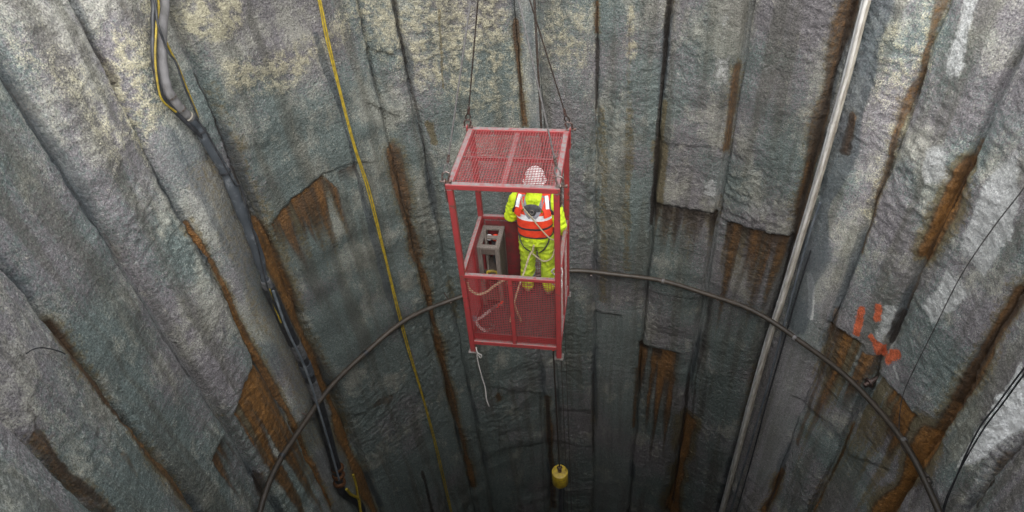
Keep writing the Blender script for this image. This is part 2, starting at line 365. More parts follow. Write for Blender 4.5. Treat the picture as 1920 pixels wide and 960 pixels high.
# drips: channel, ledge the water comes out of (photo polyline), run-out in metres, strength
DR = [
 (RUST, [(505, 415), (540, 372), (600, 322), (622, 345)], 1.5, 1.0), (GRN, [(500, 420), (540, 375), (600, 325), (625, 350)], 2.2, .7), (DARK, [(545, 375), (600, 330), (618, 345)], .8, .6),
 (DARK, [(626, 318), (645, 305)], .5, .7), (DARK, [(648, 306), (662, 300)], .35, .8), (RUST, [(626, 318), (662, 300)], .6, .6),
 (DARK, [(1228, 378), (1262, 380), (1345, 396)], 1.1, .85), (RUST, [(1228, 380), (1345, 398)], 1.6, .55), (GRN, [(1228, 380), (1345, 398)], 2.2, .6),
 (RUST, [(1366, 410), (1420, 425), (1479, 442)], 2.6, .85), (DARK, [(1366, 410), (1400, 420), (1479, 443)], .8, .65), (GRN, [(1366, 410), (1479, 443)], 3.2, .7),
 (RUST, [(1199, 641), (1216, 644)], 3.4, 1.05), (RUST, [(1226, 646), (1275, 656)], 5.0, 1.25), (DARK, [(1198, 640), (1245, 650)], .5, 1.0),
 (RUST, [(428, 768), (445, 720), (474, 672)], 5.0, 1.0), (GRN, [(428, 768), (445, 720), (474, 672)], 6.0, .8),
 (RUST, [(384, 862), (395, 832), (414, 815)], 1.1, .9), (DARK, [(384, 862), (395, 832), (414, 815)], .5, .7), (DARK, [(400, 850), (420, 830)], .8, .5),
 (RUST, [(1556, 600), (1580, 610), (1620, 640)], 3.2, .95), (GRN, [(1556, 600), (1625, 640)], 5.0, .8), (DARK, [(1556, 600), (1590, 612)], 1.0, .6),
 (RUST, [(1626, 655), (1650, 668)], 2.0, .95), (RUST, [(1662, 700), (1674, 708)], .8, .7), (RUST, [(1688, 726), (1715, 750), (1730, 775)], 1.6, 1.25), (GRN, [(1660, 700), (1735, 780)], 4.5, .8),
 (RUST, [(1740, 800), (1760, 815)], 1.2, .7), (GRN, [(1820, 760), (1860, 700)], 1.5, .6),
]
# patches: channel, photo polygon, softness in metres, strength
PG = [
 (TAN, [(640, -20), (960, -20), (960, 130), (850, 190), (770, 150), (690, 90)], .35, .58), (TAN, [(840, 90), (990, 60), (990, 240), (870, 210)], .3, .45),
 (TAN, [(340, -10), (440, -10), (445, 40), (420, 75), (350, 75), (330, 30)], .1, .85), (TAN, [(400, 110), (480, 110), (600, 60), (660, -10), (700, 10), (600, 110), (520, 170), (420, 170)], .15, .66), (TAN, [(180, 40), (290, 60), (310, 200), (270, 300), (220, 260), (190, 130)], .2, .62),
 (TAN, [(260, -10), (295, -10), (290, 120), (255, 80)], .15, .6), (TAN, [(1000, 0), (1110, 0), (1110, 130), (1010, 120)], .3, .5), (TAN, [(1640, 60), (1760, 20), (1740, 150), (1650, 200)], .3, .45),
 (TAN, [(0, 60), (150, 120), (230, 260), (200, 320), (90, 180), (0, 120)], .3, .42),
 (PALE, [(1742, 275), (1775, 262), (1802, 330), (1795, 352), (1745, 345)], .12, .8), (PALE, [(1880, 310), (1925, 280), (1925, 425), (1860, 520), (1812, 470), (1835, 390)], .12, .95),
 (PALE, [(1790, 496), (1837, 548), (1775, 602), (1738, 570), (1770, 540)], .08, .95), (PALE, [(1780, 90), (1820, 80), (1815, 130), (1780, 130)], .15, .6),
 (PALE, [(-60, 770), (30, 775), (80, 845), (130, 900), (165, 965), (-60, 1050)], .3, .4), (PALE, [(0, 520), (60, 600), (90, 650), (40, 700), (0, 660)], .3, .4),
 (PALE, [(1930, 685), (1872, 768), (1838, 826), (1810, 876), (1842, 866), (1884, 830), (1930, 790)], .05, 1.8), (PALE, [(1925, 760), (1870, 830), (1800, 940), (1840, 950), (1925, 830)], .2, .55),
 (PALE, [(1340, 90), (1375, 100), (1370, 160), (1335, 150)], .15, .6), (PALE, [(1340, 10), (1380, 10), (1375, 90), (1345, 80)], .15, .45), (PALE, [(1320, 335), (1345, 330), (1345, 370), (1322, 360)], .1, .75), (PALE, [(1425, 100), (1470, 110), (1440, 170)], .2, .5), (PALE, [(1380, 360), (1470, 370), (1475, 420), (1400, 400)], .2, .5),
 (SMO, [(1116, 575), (1195, 585), (1188, 700), (1180, 1000), (1113, 1000)], .14, .75),
 (WET, [(1113, 620), (1190, 620), (1180, 960), (1113, 960)], .2, .3),
]
ST = [(c, [sz(*p) for p in pl], w_, k) for c, pl, w_, k in ST]
DR = [(c, [sz(*p) for p in pl], L, k) for c, pl, L, k in DR]
PG = [(c, [sz(*p) for p in pl], q, k) for c, pl, q, k in PG]
# shotcrete lift ledges: (theta from, to, edge polyline or z, step in metres) - below the edge the wall steps back
LEDGE = [([sz(*p) for p in pl], st) for pl, st in [
 ([(1228, 378), (1262, 380), (1345, 396)], .05), ([(1366, 408), (1420, 424), (1479, 442)], .05), ([(1199, 640), (1275, 655)], .04),
 ([(505, 415), (540, 372), (600, 322), (660, 298), (700, 300)], .035), ([(1118, 583), (1162, 586)], .05), ([(428, 770), (445, 720), (476, 670)], .05), ([(384, 862), (395, 832), (414, 815)], .06),
 ([(1556, 600), (1580, 610), (1625, 640)], .05), ([(1655, 695), (1735, 780)], .05), ([(1235, 262), (1330, 270)], .02), ([(690, 190), (740, 215)], .05), ([(690, 90), (735, 100)], .04),
 ([(1200, 540), (1330, 560)], .03), ([(920, 720), (1012, 735)], .05), ([(1040, 770), (1110, 765)], .03), ([(560, 790), (680, 770)], .02), ([(1490, 740), (1560, 790)], .03), ([(1600, 850), (1680, 880)], .03), ([(930, 840), (1110, 835)], .03)]]

def joint_theta(j, z):
    """theta (degrees) of joint j at height z: joints wander a little"""
    k = int(abs(j * 10)) + (3 if j < 0 else 0)
    y = np.asarray(z, float)
    return j + np.degrees((perlin(y * .9, y * 0 + k * 3.7, 11) * .05 + perlin(y * 3.1, y * 0 + k * 1.9, 12) * .022 + perlin(y * 9, y * 0 + k * 2.3, 13) * .008) / R0)

def wall_fields(S, Z, a, b, TA, TB, detail=True):
    """inward relief and stain masks over one panel (between joints a and b)"""
    dA = S - TA; dB = TB - S
    A = np.zeros(S.shape + (4,)); B = np.zeros(S.shape + (4,)); chans = [A[..., 0], A[..., 1], A[..., 2], A[..., 3], B[..., 0], B[..., 1], B[..., 2], B[..., 3]]
    wS = S + .05 * fbm(S * 3, Z * 2, 3, 41) + .03 * perlin(S * 14, Z * 9, 44); wZ = Z + .07 * fbm(S * 3, Z * 3, 3, 51)
    fineS = S + .018 * fbm(S * 9, Z * 5, 2, 47)
    s0, s1 = S.min() - .8, S.max() + .8
    if detail:
        for c, pl, hw, k in ST:
            if max(p[0] for p in pl) < s0 or min(p[0] for p in pl) > s1: continue
            Sx = fineS if hw < .06 else S * .5 + fineS * .5 + .05 * perlin(S * 2, Z * 1.1, 45)
            d = polydist(Sx, wZ, pl) / np.clip(1 + 1.1 * perlin(S * .7 + hw * 40, Z * 1.0 + c, 46), .5, 1.6)
            g_ = 1.05 if c == RUST else 1.0
            np.maximum(chans[c], k * (sstep(hw * 1.5 * g_, hw * .55 * g_, d) if c == RUST else sstep(hw * 1.9, hw * .3, d)), out=chans[c])
            if c == RUST: np.maximum(chans[GRN], .75 * k * sstep(hw * 3.4 + .06, hw * .6, d), out=chans[GRN])
        for c, pl, L, k in DR:
            if max(p[0] for p in pl) < s0 or min(p[0] for p in pl) > s1: continue
            xs = np.array([p[0] for p in pl]); zs = np.array([p[1] for p in pl]); o = np.argsort(xs)
            zt = np.interp(S, xs[o], zs[o]) + .05 * perlin(S * 8, S * 0, 61)
            d = zt - Z
            edge = sstep(-.07, .05, S - xs.min() + .05 * perlin(Z * 2, S * 2, 63)) * sstep(-.07, .05, xs.max() - S + .05 * perlin(Z * 2, S * 2, 64))
            strk = .85 + 1.4 * perlin(S * 5.5 + c, Z * .16, 65) + .6 * perlin(S * 19, Z * .5, 66)
            Ls = 1.15 * L * np.clip(.7 + 1.1 * perlin(S * 5, S * 0 + 3, 67), .2, 1.3)
            fade = np.clip(1 - d / Ls, 0, 1) ** .55
            np.maximum(chans[c], np.clip(k * sstep(-.03, .04, d) * fade * edge * np.clip(strk + .25 * fade, 0, 1.15), 0, 1.2), out=chans[c])
        for c, pl, q, k in PG:
            if max(p[0] for p in pl) < s0 or min(p[0] for p in pl) > s1: continue
            ins = inpoly(wS, wZ, pl); d = polydist(wS, wZ, pl + pl[:1]) * np.where(ins, 1, -1)
            np.maximum(chans[c], k * sstep(-q, q, d), out=chans[c])
    sm = np.clip(B[..., 0], 0, 1)
    # relief, metres towards the axis
    X, Y = S + .12 * fbm(S * 1.5, Z * 1.5, 2, 71), Z + .12 * fbm(S * 1.7 + 9, Z * 1.7, 2, 72)
    lump = fbm(X * .9, Y * .55, 2, 1) * .07
    hv = sstep(-.15, .2, perlin(S * .33 + 4, Z * .28, 25))            # where the skin sagged downwards, where it lies in waves
    vert = perlin(X * 5.5, Y * 1.3, 2) * .028 + perlin(X * 12, Y * 3.5, 26) * .016
    horz = (np.abs(perlin(X * 2.1, Y * 3.6, 27)) - .25) * -.032 + perlin(X * 4, Y * 6.5, 3) * .021
    ridge = vert * hv + horz * (1 - hv)
    fine = fbm(X * 8.5, Y * 9, 3 if detail else 1, 4, .62) * .031
    flake = (np.abs(perlin(X * 15, Y * 17, 5)) - .25) * -.006
    calm = sstep(-5.6, -5.2, S) * sstep(-2.8, -3.1, S) * sstep(-9.5, -7.5, Z)         # the wide panel by the yellow line was finished smoother
    amp = (.42 + 1.1 * np.clip(perlin(S * .5, Z * .4, 6) + .25, 0, 1)) * (1 - .55 * calm)
    rel = lump * (1 - .6 * sm) + (ridge + fine + flake) * amp * (1 - .9 * sm)
    # lifts sprayed one above the other leave soft horizontal waves
    rel += .016 * np.sin(Z * 7.5 + 3 * perlin(S * .6, Z * .5, 8)) * np.maximum(sstep(0, .35, perlin(S * .45, Z * .35, 9)), calm) * (1 - sm)
    # every panel bulges a little
    W = (TB - TA); u = np.clip(dA / W, 0, 1)
    rel += .10 * np.clip(4 * u * (1 - u), 0, 1) ** .6 * np.clip(W / 1.2, .15, 1) + POFF.get(a, 0) * sstep(0, .06, dA) * sstep(0, .06, dB)
    for j, d in ((a, dA), (b, dB)):
        dep, hw, cw, cdp = JCH.get(j, (.05, .04, 0, 0))
        act = sstep(-.28, .12, perlin(Z * .55, Z * 0 + j, 21) + (.15 if dep > .055 else 0))
        rel -= dep * act * np.exp(-(d / hw) ** 2) + .026 * (.5 + .5 * act) * np.exp(-(d / .13) ** 2)
        seep = sstep(-.15, .3, perlin(Z * .45 + j, Z * 0 + j * 1.3, 83) + .5 * perlin(S * 4, Z * .8, 84))       # damp creeping out of the joint
        B[..., 2] = np.maximum(B[..., 2], .75 * seep * np.exp(-(d / .15) ** 2)); B[..., 1] = np.maximum(B[..., 1], .6 * sstep(0, .35, perlin(Z * .4 + 7, Z * 0 + j * 2.1, 85)) * np.exp(-(d / .18) ** 2))
        if cw:                                # the face of a steel pile, left bare in a recess
            inside = sstep(cw + .008, cw - .005, np.abs(d)); zz = sstep(-17, -13, Z)
            flatv = -.03 + .03 * np.cos(np.clip(d / cw, -1, 1) * np.pi / 2)
            rel = rel * (1 - inside * .8) + inside * (flatv - cdp * .6)
        A[..., 1] = np.maximum(A[..., 1], .5 * act * np.exp(-(d / (hw * .6)) ** 2) * (dep / .07))
    for pl, stp in (LEDGE if detail else []):
        xs = np.array([p[0] for p in pl]); zs = np.array([p[1] for p in pl]); o = np.argsort(xs)
        if xs.max() < s0 or xs.min() > s1: continue
        zt = np.interp(S, xs[o], zs[o]) + .05 * perlin(S * 6, S * 0 + 1, 61); d = zt - Z
        m = sstep(-.1, .04, S - xs.min()) * sstep(-.1, .04, xs.max() - S)
        rel -= stp * 1.0 * m * sstep(-.015, .03, d) * np.exp(-np.clip(d, 0, None) / 1.2)
        rel += stp * .4 * m * sstep(.3, 0, np.abs(d + .14)) * (d < .01)
    A[..., 3] *= .25 + .85 * sstep(-.016, .012, fine + .8 * ridge + .012 * perlin(S * 17, Z * 15, 29))
    Cc = np.zeros(S.shape + (4,))
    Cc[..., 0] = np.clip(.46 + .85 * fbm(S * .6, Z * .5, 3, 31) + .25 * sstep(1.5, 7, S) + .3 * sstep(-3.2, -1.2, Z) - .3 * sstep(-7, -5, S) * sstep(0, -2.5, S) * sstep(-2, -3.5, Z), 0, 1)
    tone = _hash(np.array([abs(a) * 10.]), np.array([3.]), 77)[0] - .5
    Cc[..., 0] = np.clip(Cc[..., 0] + .2 * tone, 0, 1)
    Cc[..., 1] = .2 * tone - .22 * sstep(-5, -11, Z) + 4.0 * (fine + ridge) * (1 - .8 * sm) + np.clip(.42 + .9 * fbm(S * 1.1 + 5, Z * .9, 4, 32), 0, 1)  # cream thins with depth, putting some of the shaft's darkening into the colour
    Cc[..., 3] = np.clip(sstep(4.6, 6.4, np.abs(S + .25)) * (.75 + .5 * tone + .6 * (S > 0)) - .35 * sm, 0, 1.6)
    Cc[..., 2] = np.clip(.5 + .9 * fbm(S * 3.2, Z * .22, 3, 33), 0, 1)
    return rel, A, B, Cc

M_WALL = wall_material()
shaft = empty('shaft_wall', (0, 0, 0), 'round deep shaft wall of rough grey shotcrete panels with rust stained joints', 'wall')
ZTOP, ZEND = 0.0, -24.0
for pi in range(len(JALL) - 1):
    a, b = JALL[pi], JALL[pi + 1]
    vis = pi < NVIS
    if vis:
        W = rad(b - a) * R0
        e = np.array([0, .012, .024, .037, .05, .064, .078, .092, .108]); inner = max(2, int(round((W - .216) / .034)))
        frac = np.concatenate([e, np.linspace(.108, W - .108, inner + 1)[1:-1], W - e[::-1]]) / W
        if W < .35: frac = np.linspace(0, 1, 22)
        zz = np.concatenate([np.linspace(ZTOP, -13, 400), np.linspace(-13, -21, 170)[1:], np.linspace(-21, ZEND, 14)[1:]])
    else:
        frac = np.linspace(0, 1, 14); zz = np.linspace(ZTOP, ZEND, 120)
    jb = b if b < 238 - .01 else JALL[0]
    ta = np.radians(joint_theta(a, zz)) * R0
    tb = np.radians(joint_theta(jb, zz) + (360 if jb != b else 0)) * R0
    S = ta[:, None] * (1 - frac[None]) + tb[:, None] * frac[None]; Z = np.repeat(zz[:, None], len(frac), 1)
    rel, A, B, Cc = wall_fields(S, Z, a, jb, ta[:, None], tb[:, None], vis)
    # both neighbours meet on the joint: blend the relief at the edges to a shared value
    for col, j in ((0, a), (-1, jb)):
        dep = JCH.get(j, (.05, .04, 0, 0))
        rel[:, col] = -dep[0] * .8 + .01 * perlin(zz * 5, zz * 0 + j, 22)
    rel[-1, :] = 0
    r = R0 - rel; th = S / R0
    n_r, n_c = S.shape
    P = np.stack([np.sin(th) * r, np.cos(th) * r, Z], -1).reshape(-1, 3)
    ii = (np.arange(n_r - 1)[:, None] * n_c + np.arange(n_c - 1)[None]).ravel()
    F = np.stack([ii, ii + 1, ii + n_c + 1, ii + n_c], 1)
    me = bpy.data.meshes.new('wall_panel')
    me.vertices.add(len(P)); me.vertices.foreach_set('co', P.ravel().astype(np.float32))
    me.loops.add(F.size); me.loops.foreach_set('vertex_index', F.ravel().astype(np.int32))
    me.polygons.add(len(F)); me.polygons.foreach_set('loop_start', np.arange(0, F.size, 4, dtype=np.int32))
    me.update(calc_edges=True); me.shade_smooth()
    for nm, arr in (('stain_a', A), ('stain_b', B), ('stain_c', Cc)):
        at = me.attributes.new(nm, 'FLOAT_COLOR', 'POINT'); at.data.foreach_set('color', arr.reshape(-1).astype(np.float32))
    me.materials.append(M_WALL)
    link('wall_panel', me, shaft)

# ground round the rim and the flooded floor of the shaft
m_ground = simple('ground_gravel', (.22, .2, .17), (.14, .13, .12), 6, .9, bmp=.5, bscale=40)
g = MB(); n = 72
for k, rr in enumerate((5.62, 8, 20, 80, 600)):
    for i in range(n):
        g.v.append((math.sin(2 * math.pi * i / n) * rr, math.cos(2 * math.pi * i / n) * rr, -.02))
g.f = [(k * n + i, k * n + (i + 1) % n, (k + 1) * n + (i + 1) % n, (k + 1) * n + i) for k in range(4) for i in range(n)]
tag(g.build('ground', m_ground), kind='structure')
m_conc = simple('rim_concrete', (.3, .29, .27), (.22, .22, .21), 9, .85, bmp=.4)
g = MB(); pr = [(5.47, -.06), (5.47, .03), (5.49, .05), (5.95, .05), (5.97, .03), (5.97, -.06)]
for i in range(n):
    for r_, z_ in pr: g.v.append((math.sin(2 * math.pi * i / n) * r_, math.cos(2 * math.pi * i / n) * r_, z_))
k = len(pr)
g.f = [(i * k + j, i * k + (j + 1) % k, ((i + 1) % n) * k + (j + 1) % k, ((i + 1) % n) * k + j) for i in range(n) for j in range(k)]
tag(g.build('rim_kerb', m_conc), kind='structure')
m_mud = simple('wet_mud', (.05, .045, .04), (.03, .028, .026), 4, .3, bmp=.3, bscale=9)
g = MB(); g.lathe([(5.6, -23.9), (5.6, -23.3)], 48)
tag(g.build('shaft_floor', m_mud), kind='structure')
#--OBJECTS--
# ------------------------------------------------------------------ materials of the objects
def red_paint(name, dust=.5):
    """red paint with grey cement dust lying on it and rubbed bare spots"""
    m, t, b = newmat(name); co = objco(t)
    n1 = noise(t, 22, 5, .7, co); n2 = noise(t, 70, 4, .7, co); n3 = noise(t, 5, 4, .6, co)
    base = mix(t, n3, (.28, .023, .026), (.14, .026, .024))
    base = mix(t, maprange(t, n1, .57, .66), base, (.085, .04, .03))
    gm = N(t, 'ShaderNodeNewGeometry'); sx = N(t, 'ShaderNodeSeparateXYZ'); t.links.new(gm.outputs['Normal'], sx.inputs[0])
    up = maprange(t, sx.outputs[2], .55, .95)
    d = mth(t, 'ADD', mth(t, 'MULTIPLY', up, dust), mth(t, 'MULTIPLY', mth(t, 'SUBTRACT', n1, .5), 1.1))
    base = mix(t, maprange(t, d, .26, .72), base, (.15, .14, .132))
    base = mix(t, mth(t, 'MULTIPLY', maprange(t, n2, .58, .75), .5), base, (.28, .085, .08))
    t.links.new(base, b.inputs['Base Color']); b.inputs['Roughness'].default_value = .55
    t.links.new(bump(t, n2, .25, .004), b.inputs['Normal'])
    return m
m_red = red_paint('red_paint', .55)
m_redmesh = red_paint('red_mesh_paint', .14); m_roofmesh = red_paint('red_roof_mesh_paint', .34)
m_redgate = simple('dark_red_sheet', (.15, .014, .018), (.075, .022, .02), 9, .6)
m_redfloor = simple('red_floor_paint', (.045, .035, .033), (.03, .02, .02), 14, .7)
m_galv = simple('dusty_steel', (.20, .19, .18), (.11, .085, .07), 40, .5, .6, .3, 120)
m_dull = simple('dusty_mesh', (.42, .38, .35), (.30, .12, .11), 18, .7)
m_rope = simple('wire_rope', (.085, .075, .068), (.05, .032, .022), 60, .5, .7, .6, 300)
m_ropelt = simple('grey_wire_rope', (.17, .165, .16), (.10, .09, .085), 60, .5, .6, .6, 300)
m_shack = simple('shackle_steel', (.20, .17, .16), (.10, .05, .035), 50, .45, .8)
m_wood = simple('weathered_wood', (.155, .128, .108), (.085, .07, .06), 10, .85, bmp=.5, bscale=50, stretch=(6, 6, .8))
m_wooddk = simple('dark_wood', (.075, .055, .043), (.045, .034, .028), 10, .85, bmp=.5, bscale=50, stretch=(6, 6, .8))
m_hivis = simple('lime_fabric', (.56, .70, .012), (.42, .56, .012), 9, .75, bmp=.4, bscale=30)
m_hivis2 = simple('lime_trousers_fabric', (.48, .60, .02), (.30, .40, .03), 7, .75, bmp=.4, bscale=26)
m_orange = simple('orange_vest_fabric', (.72, .052, .014), (.55, .035, .012), 12, .7, bmp=.3, bscale=40)
m_white = simple('reflective_tape', (.80, .80, .80), (.62, .63, .65), 30, .4)
m_grey = simple('grey_webbing', (.23, .23, .25), (.15, .15, .17), 50, .7)
m_yoke = simple('dark_vest_mesh', (.07, .07, .072), (.035, .035, .037), 40, .8)
m_black = simple('black_webbing', (.02, .02, .022), (.035, .033, .03), 30, .65)
m_helmet = simple('helmet_shell', (.86, .85, .83), (.74, .72, .70), 16, .4)
m_skin = simple('skin', (.46, .25, .17), (.40, .20, .13), 20, .55)
m_glove = simple('work_gloves', (.30, .27, .2), (.2, .17, .12), 30, .8)
m_boot = simple('rubber_boots', (.24, .235, .13), (.11, .10, .07), 12, .6)
m_sole = simple('boot_soles', (.03, .03, .03), None, 12, .8)
m_hemp = simple('tan_rope', (.40, .34, .22), (.25, .2, .12), 60, .85, bmp=.6, bscale=200)
m_pale = simple('pale_rope', (.46, .44, .42), (.30, .28, .26), 50, .85, bmp=.6, bscale=200)
m_yel = simple('yellow_hose_rubber', (.36, .26, .02), (.19, .135, .02), 14, .55)
m_yelpaint = simple('yellow_weight_paint', (.42, .29, .012), (.24, .16, .02), 16, .5, bmp=.3)
m_hosegrey = simple('grey_hose_fabric', (.19, .18, .18), (.11, .105, .10), 8, .75, bmp=.5, bscale=40, stretch=(1, 1, .5))
m_hosedark = simple('wrapped_dark_hose', (.06, .068, .078), (.22, .23, .24), 9, .55, bmp=.5, bscale=35, lo=.5, hi=.8)
m_hoseblk = simple('black_rubber', (.018, .019, .021), (.045, .046, .05), 12, .45)
m_tape = simple('pale_tape', (.15, .15, .155), (.07, .07, .07), 14, .6)
m_brass = simple('rusty_coupling', (.22, .10, .045), (.10, .05, .03), 30, .5, .5)
m_ringhose = simple('brown_hose_rubber', (.060, .046, .034), (.036, .029, .022), 7, .5, bmp=.3, bscale=60)
m_pvc = simple('pale_pipe', (.62, .60, .56), (.40, .37, .32), 5, .5, stretch=(4, 4, .6))
m_pvc2 = simple('grey_pipe', (.46, .46, .45), (.28, .27, .26), 5, .5, stretch=(4, 4, .6))
m_pvc3 = simple('beige_pipe', (.40, .37, .31), (.24, .21, .17), 5, .55, stretch=(4, 4, .6))
m_blue = simple('blue_grey_hose', (.075, .09, .105), (.16, .175, .19), 7, .5, stretch=(3, 3, .6))

# ------------------------------------------------------------------ red man basket hanging in the shaft
CAGE_M = Matrix(((0.976209255, 0.215942999, 0.019598745), (-0.215943822, 0.976403532, -0.002099595), (-0.01958968, -0.00218258, 0.99980572)))
CAGE_O = Vector((-0.75886, -0.00321, -4.34688))
CM = Matrix.Translation(CAGE_O) @ CAGE_M.to_4x4()
def cage_pt(x, y, z): return CM @ Vector((x, y, z))
W2, D2, H, MID, FL = .5187, .5285, 2.3, 1.185, .19
cage = empty('man_basket', (0, 0, 0), 'red steel man basket with wire mesh roof and sides hanging from four cables', 'man basket')
cage.matrix_world = CM
PS = .056
for sx in (-1, 1):
    for sy in (-1, 1):
        q = MB(); x, y = sx * (W2 - PS / 2), sy * (D2 - PS / 2)
        q.bar((x, y, .008), (x, y, H - .062), PS, PS, (0, 1, 0), .006); po = q.build('post', m_red, cage)
        q = MB(); q.box((x, y, .004), (.10, .10, .008)); q.build('foot_plate', m_galv, po)
B_ = .058
zt = H - B_ / 2
for sy in (-1, 1):
    q = MB(); y = sy * (D2 - B_ / 2); q.bar((-W2 - .004, y, zt), (W2 + .004, y, zt), B_, B_, (0, 0, 1), .006); q.build('roof_beam', m_red, cage)
for sx in (-1, 1):
    q = MB(); x = sx * (W2 - B_ / 2); q.bar((x, -D2 + B_ + .001, zt), (x, D2 - B_ - .001, zt), B_, B_ - .004, (0, 0, 1), .006); q.build('roof_beam', m_red, cage)
q = MB(); q.bar((-W2 + B_, 0, zt - .012), (W2 - B_, 0, zt - .012), .035, .03); q.build('roof_cross_bar', m_red, cage)
q = MB(); q.bar((0, -D2 + B_, zt - .008), (0, D2 - B_, zt - .008), .04, .034); q.build('roof_cross_bar', m_red, cage)
def wire_grid(q, o, u, v, lu, lv, pitch, d, nrm):
    """woven wire panel: wires of both directions in slightly different planes, ends inside the frame"""
    o, u, v, nrm = Vector(o), Vector(u), Vector(v), Vector(nrm)
    nu, nv = int(lu / pitch), int(lv / pitch)
    for i in range(nu + 1):
        p = o + u * (lu * (i + .5) / (nu + 1)) + nrm * d * .5
        q.bar(p, p + v * lv, d, d, nrm)
    for j in range(nv + 1):
        p = o + v * (lv * (j + .5) / (nv + 1)) - nrm * d * .5
        q.bar(p, p + u * lu, d, d, nrm)
def grid_part(name, mat, parent, *a):
    q = MB(); wire_grid(q, *a); return tag(q.build(name, mat, parent, smooth=False), kind='stuff')
grid_part('roof_mesh', m_roofmesh, cage, (-W2 + .05, -D2 + .05, zt + .012), (1, 0, 0), (0, 1, 0), 2 * W2 - .1, 2 * D2 - .1, .0275, .0050, (0, 0, 1))
# side panels: top rail, bottom rail, mullion, mesh; the right-hand mesh is caked with pale dust
def panel(p0, p1, out, meshmat, mull=True, sheet=0.):
    p0, p1, out = Vector(p0), Vector(p1), Vector(out); u = (p1 - p0).normalized(); L = (p1 - p0).length; up = Vector((0, 0, 1))
    q = MB(); q.bar(p0 + up * (MID - .022), p1 + up * (MID - .022), .046, .044, (0, 0, 1), .005); q.build('guard_rail', m_red, cage)
    q = MB(); q.bar(p0 + up * .155, p1 + up * .155, .046, .056, (0, 0, 1), .005); q.build('bottom_rail', m_red, cage)
    if mull:
        q = MB(); c = p0 + u * L / 2; q.bar(c + up * .183, c + up * (MID - .044), .044, .04, out, .004); q.build('mullion', m_red, cage)
    grid_part('side_mesh', meshmat, cage, p0 + up * .17, u, up, L, MID - .045 - .17, .0275, .0038, out)
    q = MB(); q.box((p0 + p1) / 2 + up * .235 - out * .018, (abs(u.x) * L + abs(u.y) * .004, abs(u.y) * L + abs(u.x) * .004, .10)); q.build('kick_plate', m_red, cage)
    if sheet:
        q = MB(); q.box((p0 + p1) / 2 + up * (MID - .05 - sheet / 2) - out * .012, (abs(u.x) * L + abs(u.y) * .004, abs(u.y) * L + abs(u.x) * .004, sheet)); q.build('sheet_panel', m_redfloor, cage)
i_ = PS
yy = D2 - PS / 2; xx = W2 - PS / 2
panel((-W2 + i_, -yy, 0), (W2 - i_, -yy, 0), (0, -1, 0), m_redmesh)
panel((-W2 + i_, yy, 0), (W2 - i_, yy, 0), (0, 1, 0), m_redmesh)
panel((-xx, -D2 + i_, 0), (-xx, D2 - i_, 0), (-1, 0, 0), m_redmesh)
panel((xx, -D2 + i_, 0), (xx, D2 - i_, 0), (1, 0, 0), m_dull)
# a sheet steel gate leaf closes the left half of the back side
q = MB(); q.box((-.235, yy - .031, .72), (.40, .006, .82)); q.bar((-.04, yy - .036, .31), (-.04, yy - .036, 1.13), .035, .03, (0, 1, 0)); q.build('gate', m_redgate, cage)
q = MB(); q.box((0, 0, FL - .004), (2 * W2 - .11, 2 * D2 - .11, .008)); q.build('floor_plate', m_redfloor, cage)
q = MB(); 
for k in (-.25, .25): q.bar((k, -D2 + .06, FL - .03), (k, D2 - .06, FL - .03), .04, .04)
q.build('floor_joist', m_red, cage)
# lifting lugs
LUG = {}
for sx in (-1, 1):
    for sy in (-1, 1):
        q = MB(); x, y = sx * (W2 + .009), sy * (D2 - .03)
        q.bar((x, y, H - .20), (x, y, H + .005), .05, .014, (1, 0, 0), .004)
        q.lathe([(.026, -.007), (.03, -.004), (.03, .004), (.026, .007)], 14, Matrix.Translation((x, y, H + .012)) @ Matrix.Rotation(rad(90), 4, 'Y'))
        lg = q.build('lifting_lug', m_red if sy > 0 else m_shack, cage)
        for zz_ in (H - .16, H - .09):
            q = MB(); q.lathe([(.012, -.006), (.012, .006)], 6, Matrix.Translation((x + sx * .011, y, zz_)) @ Matrix.Rotation(rad(90), 4, 'Y')); q.build('bolt', m_shack, lg)
        LUG[(sx, sy)] = cage_pt(x, y, H + .014)

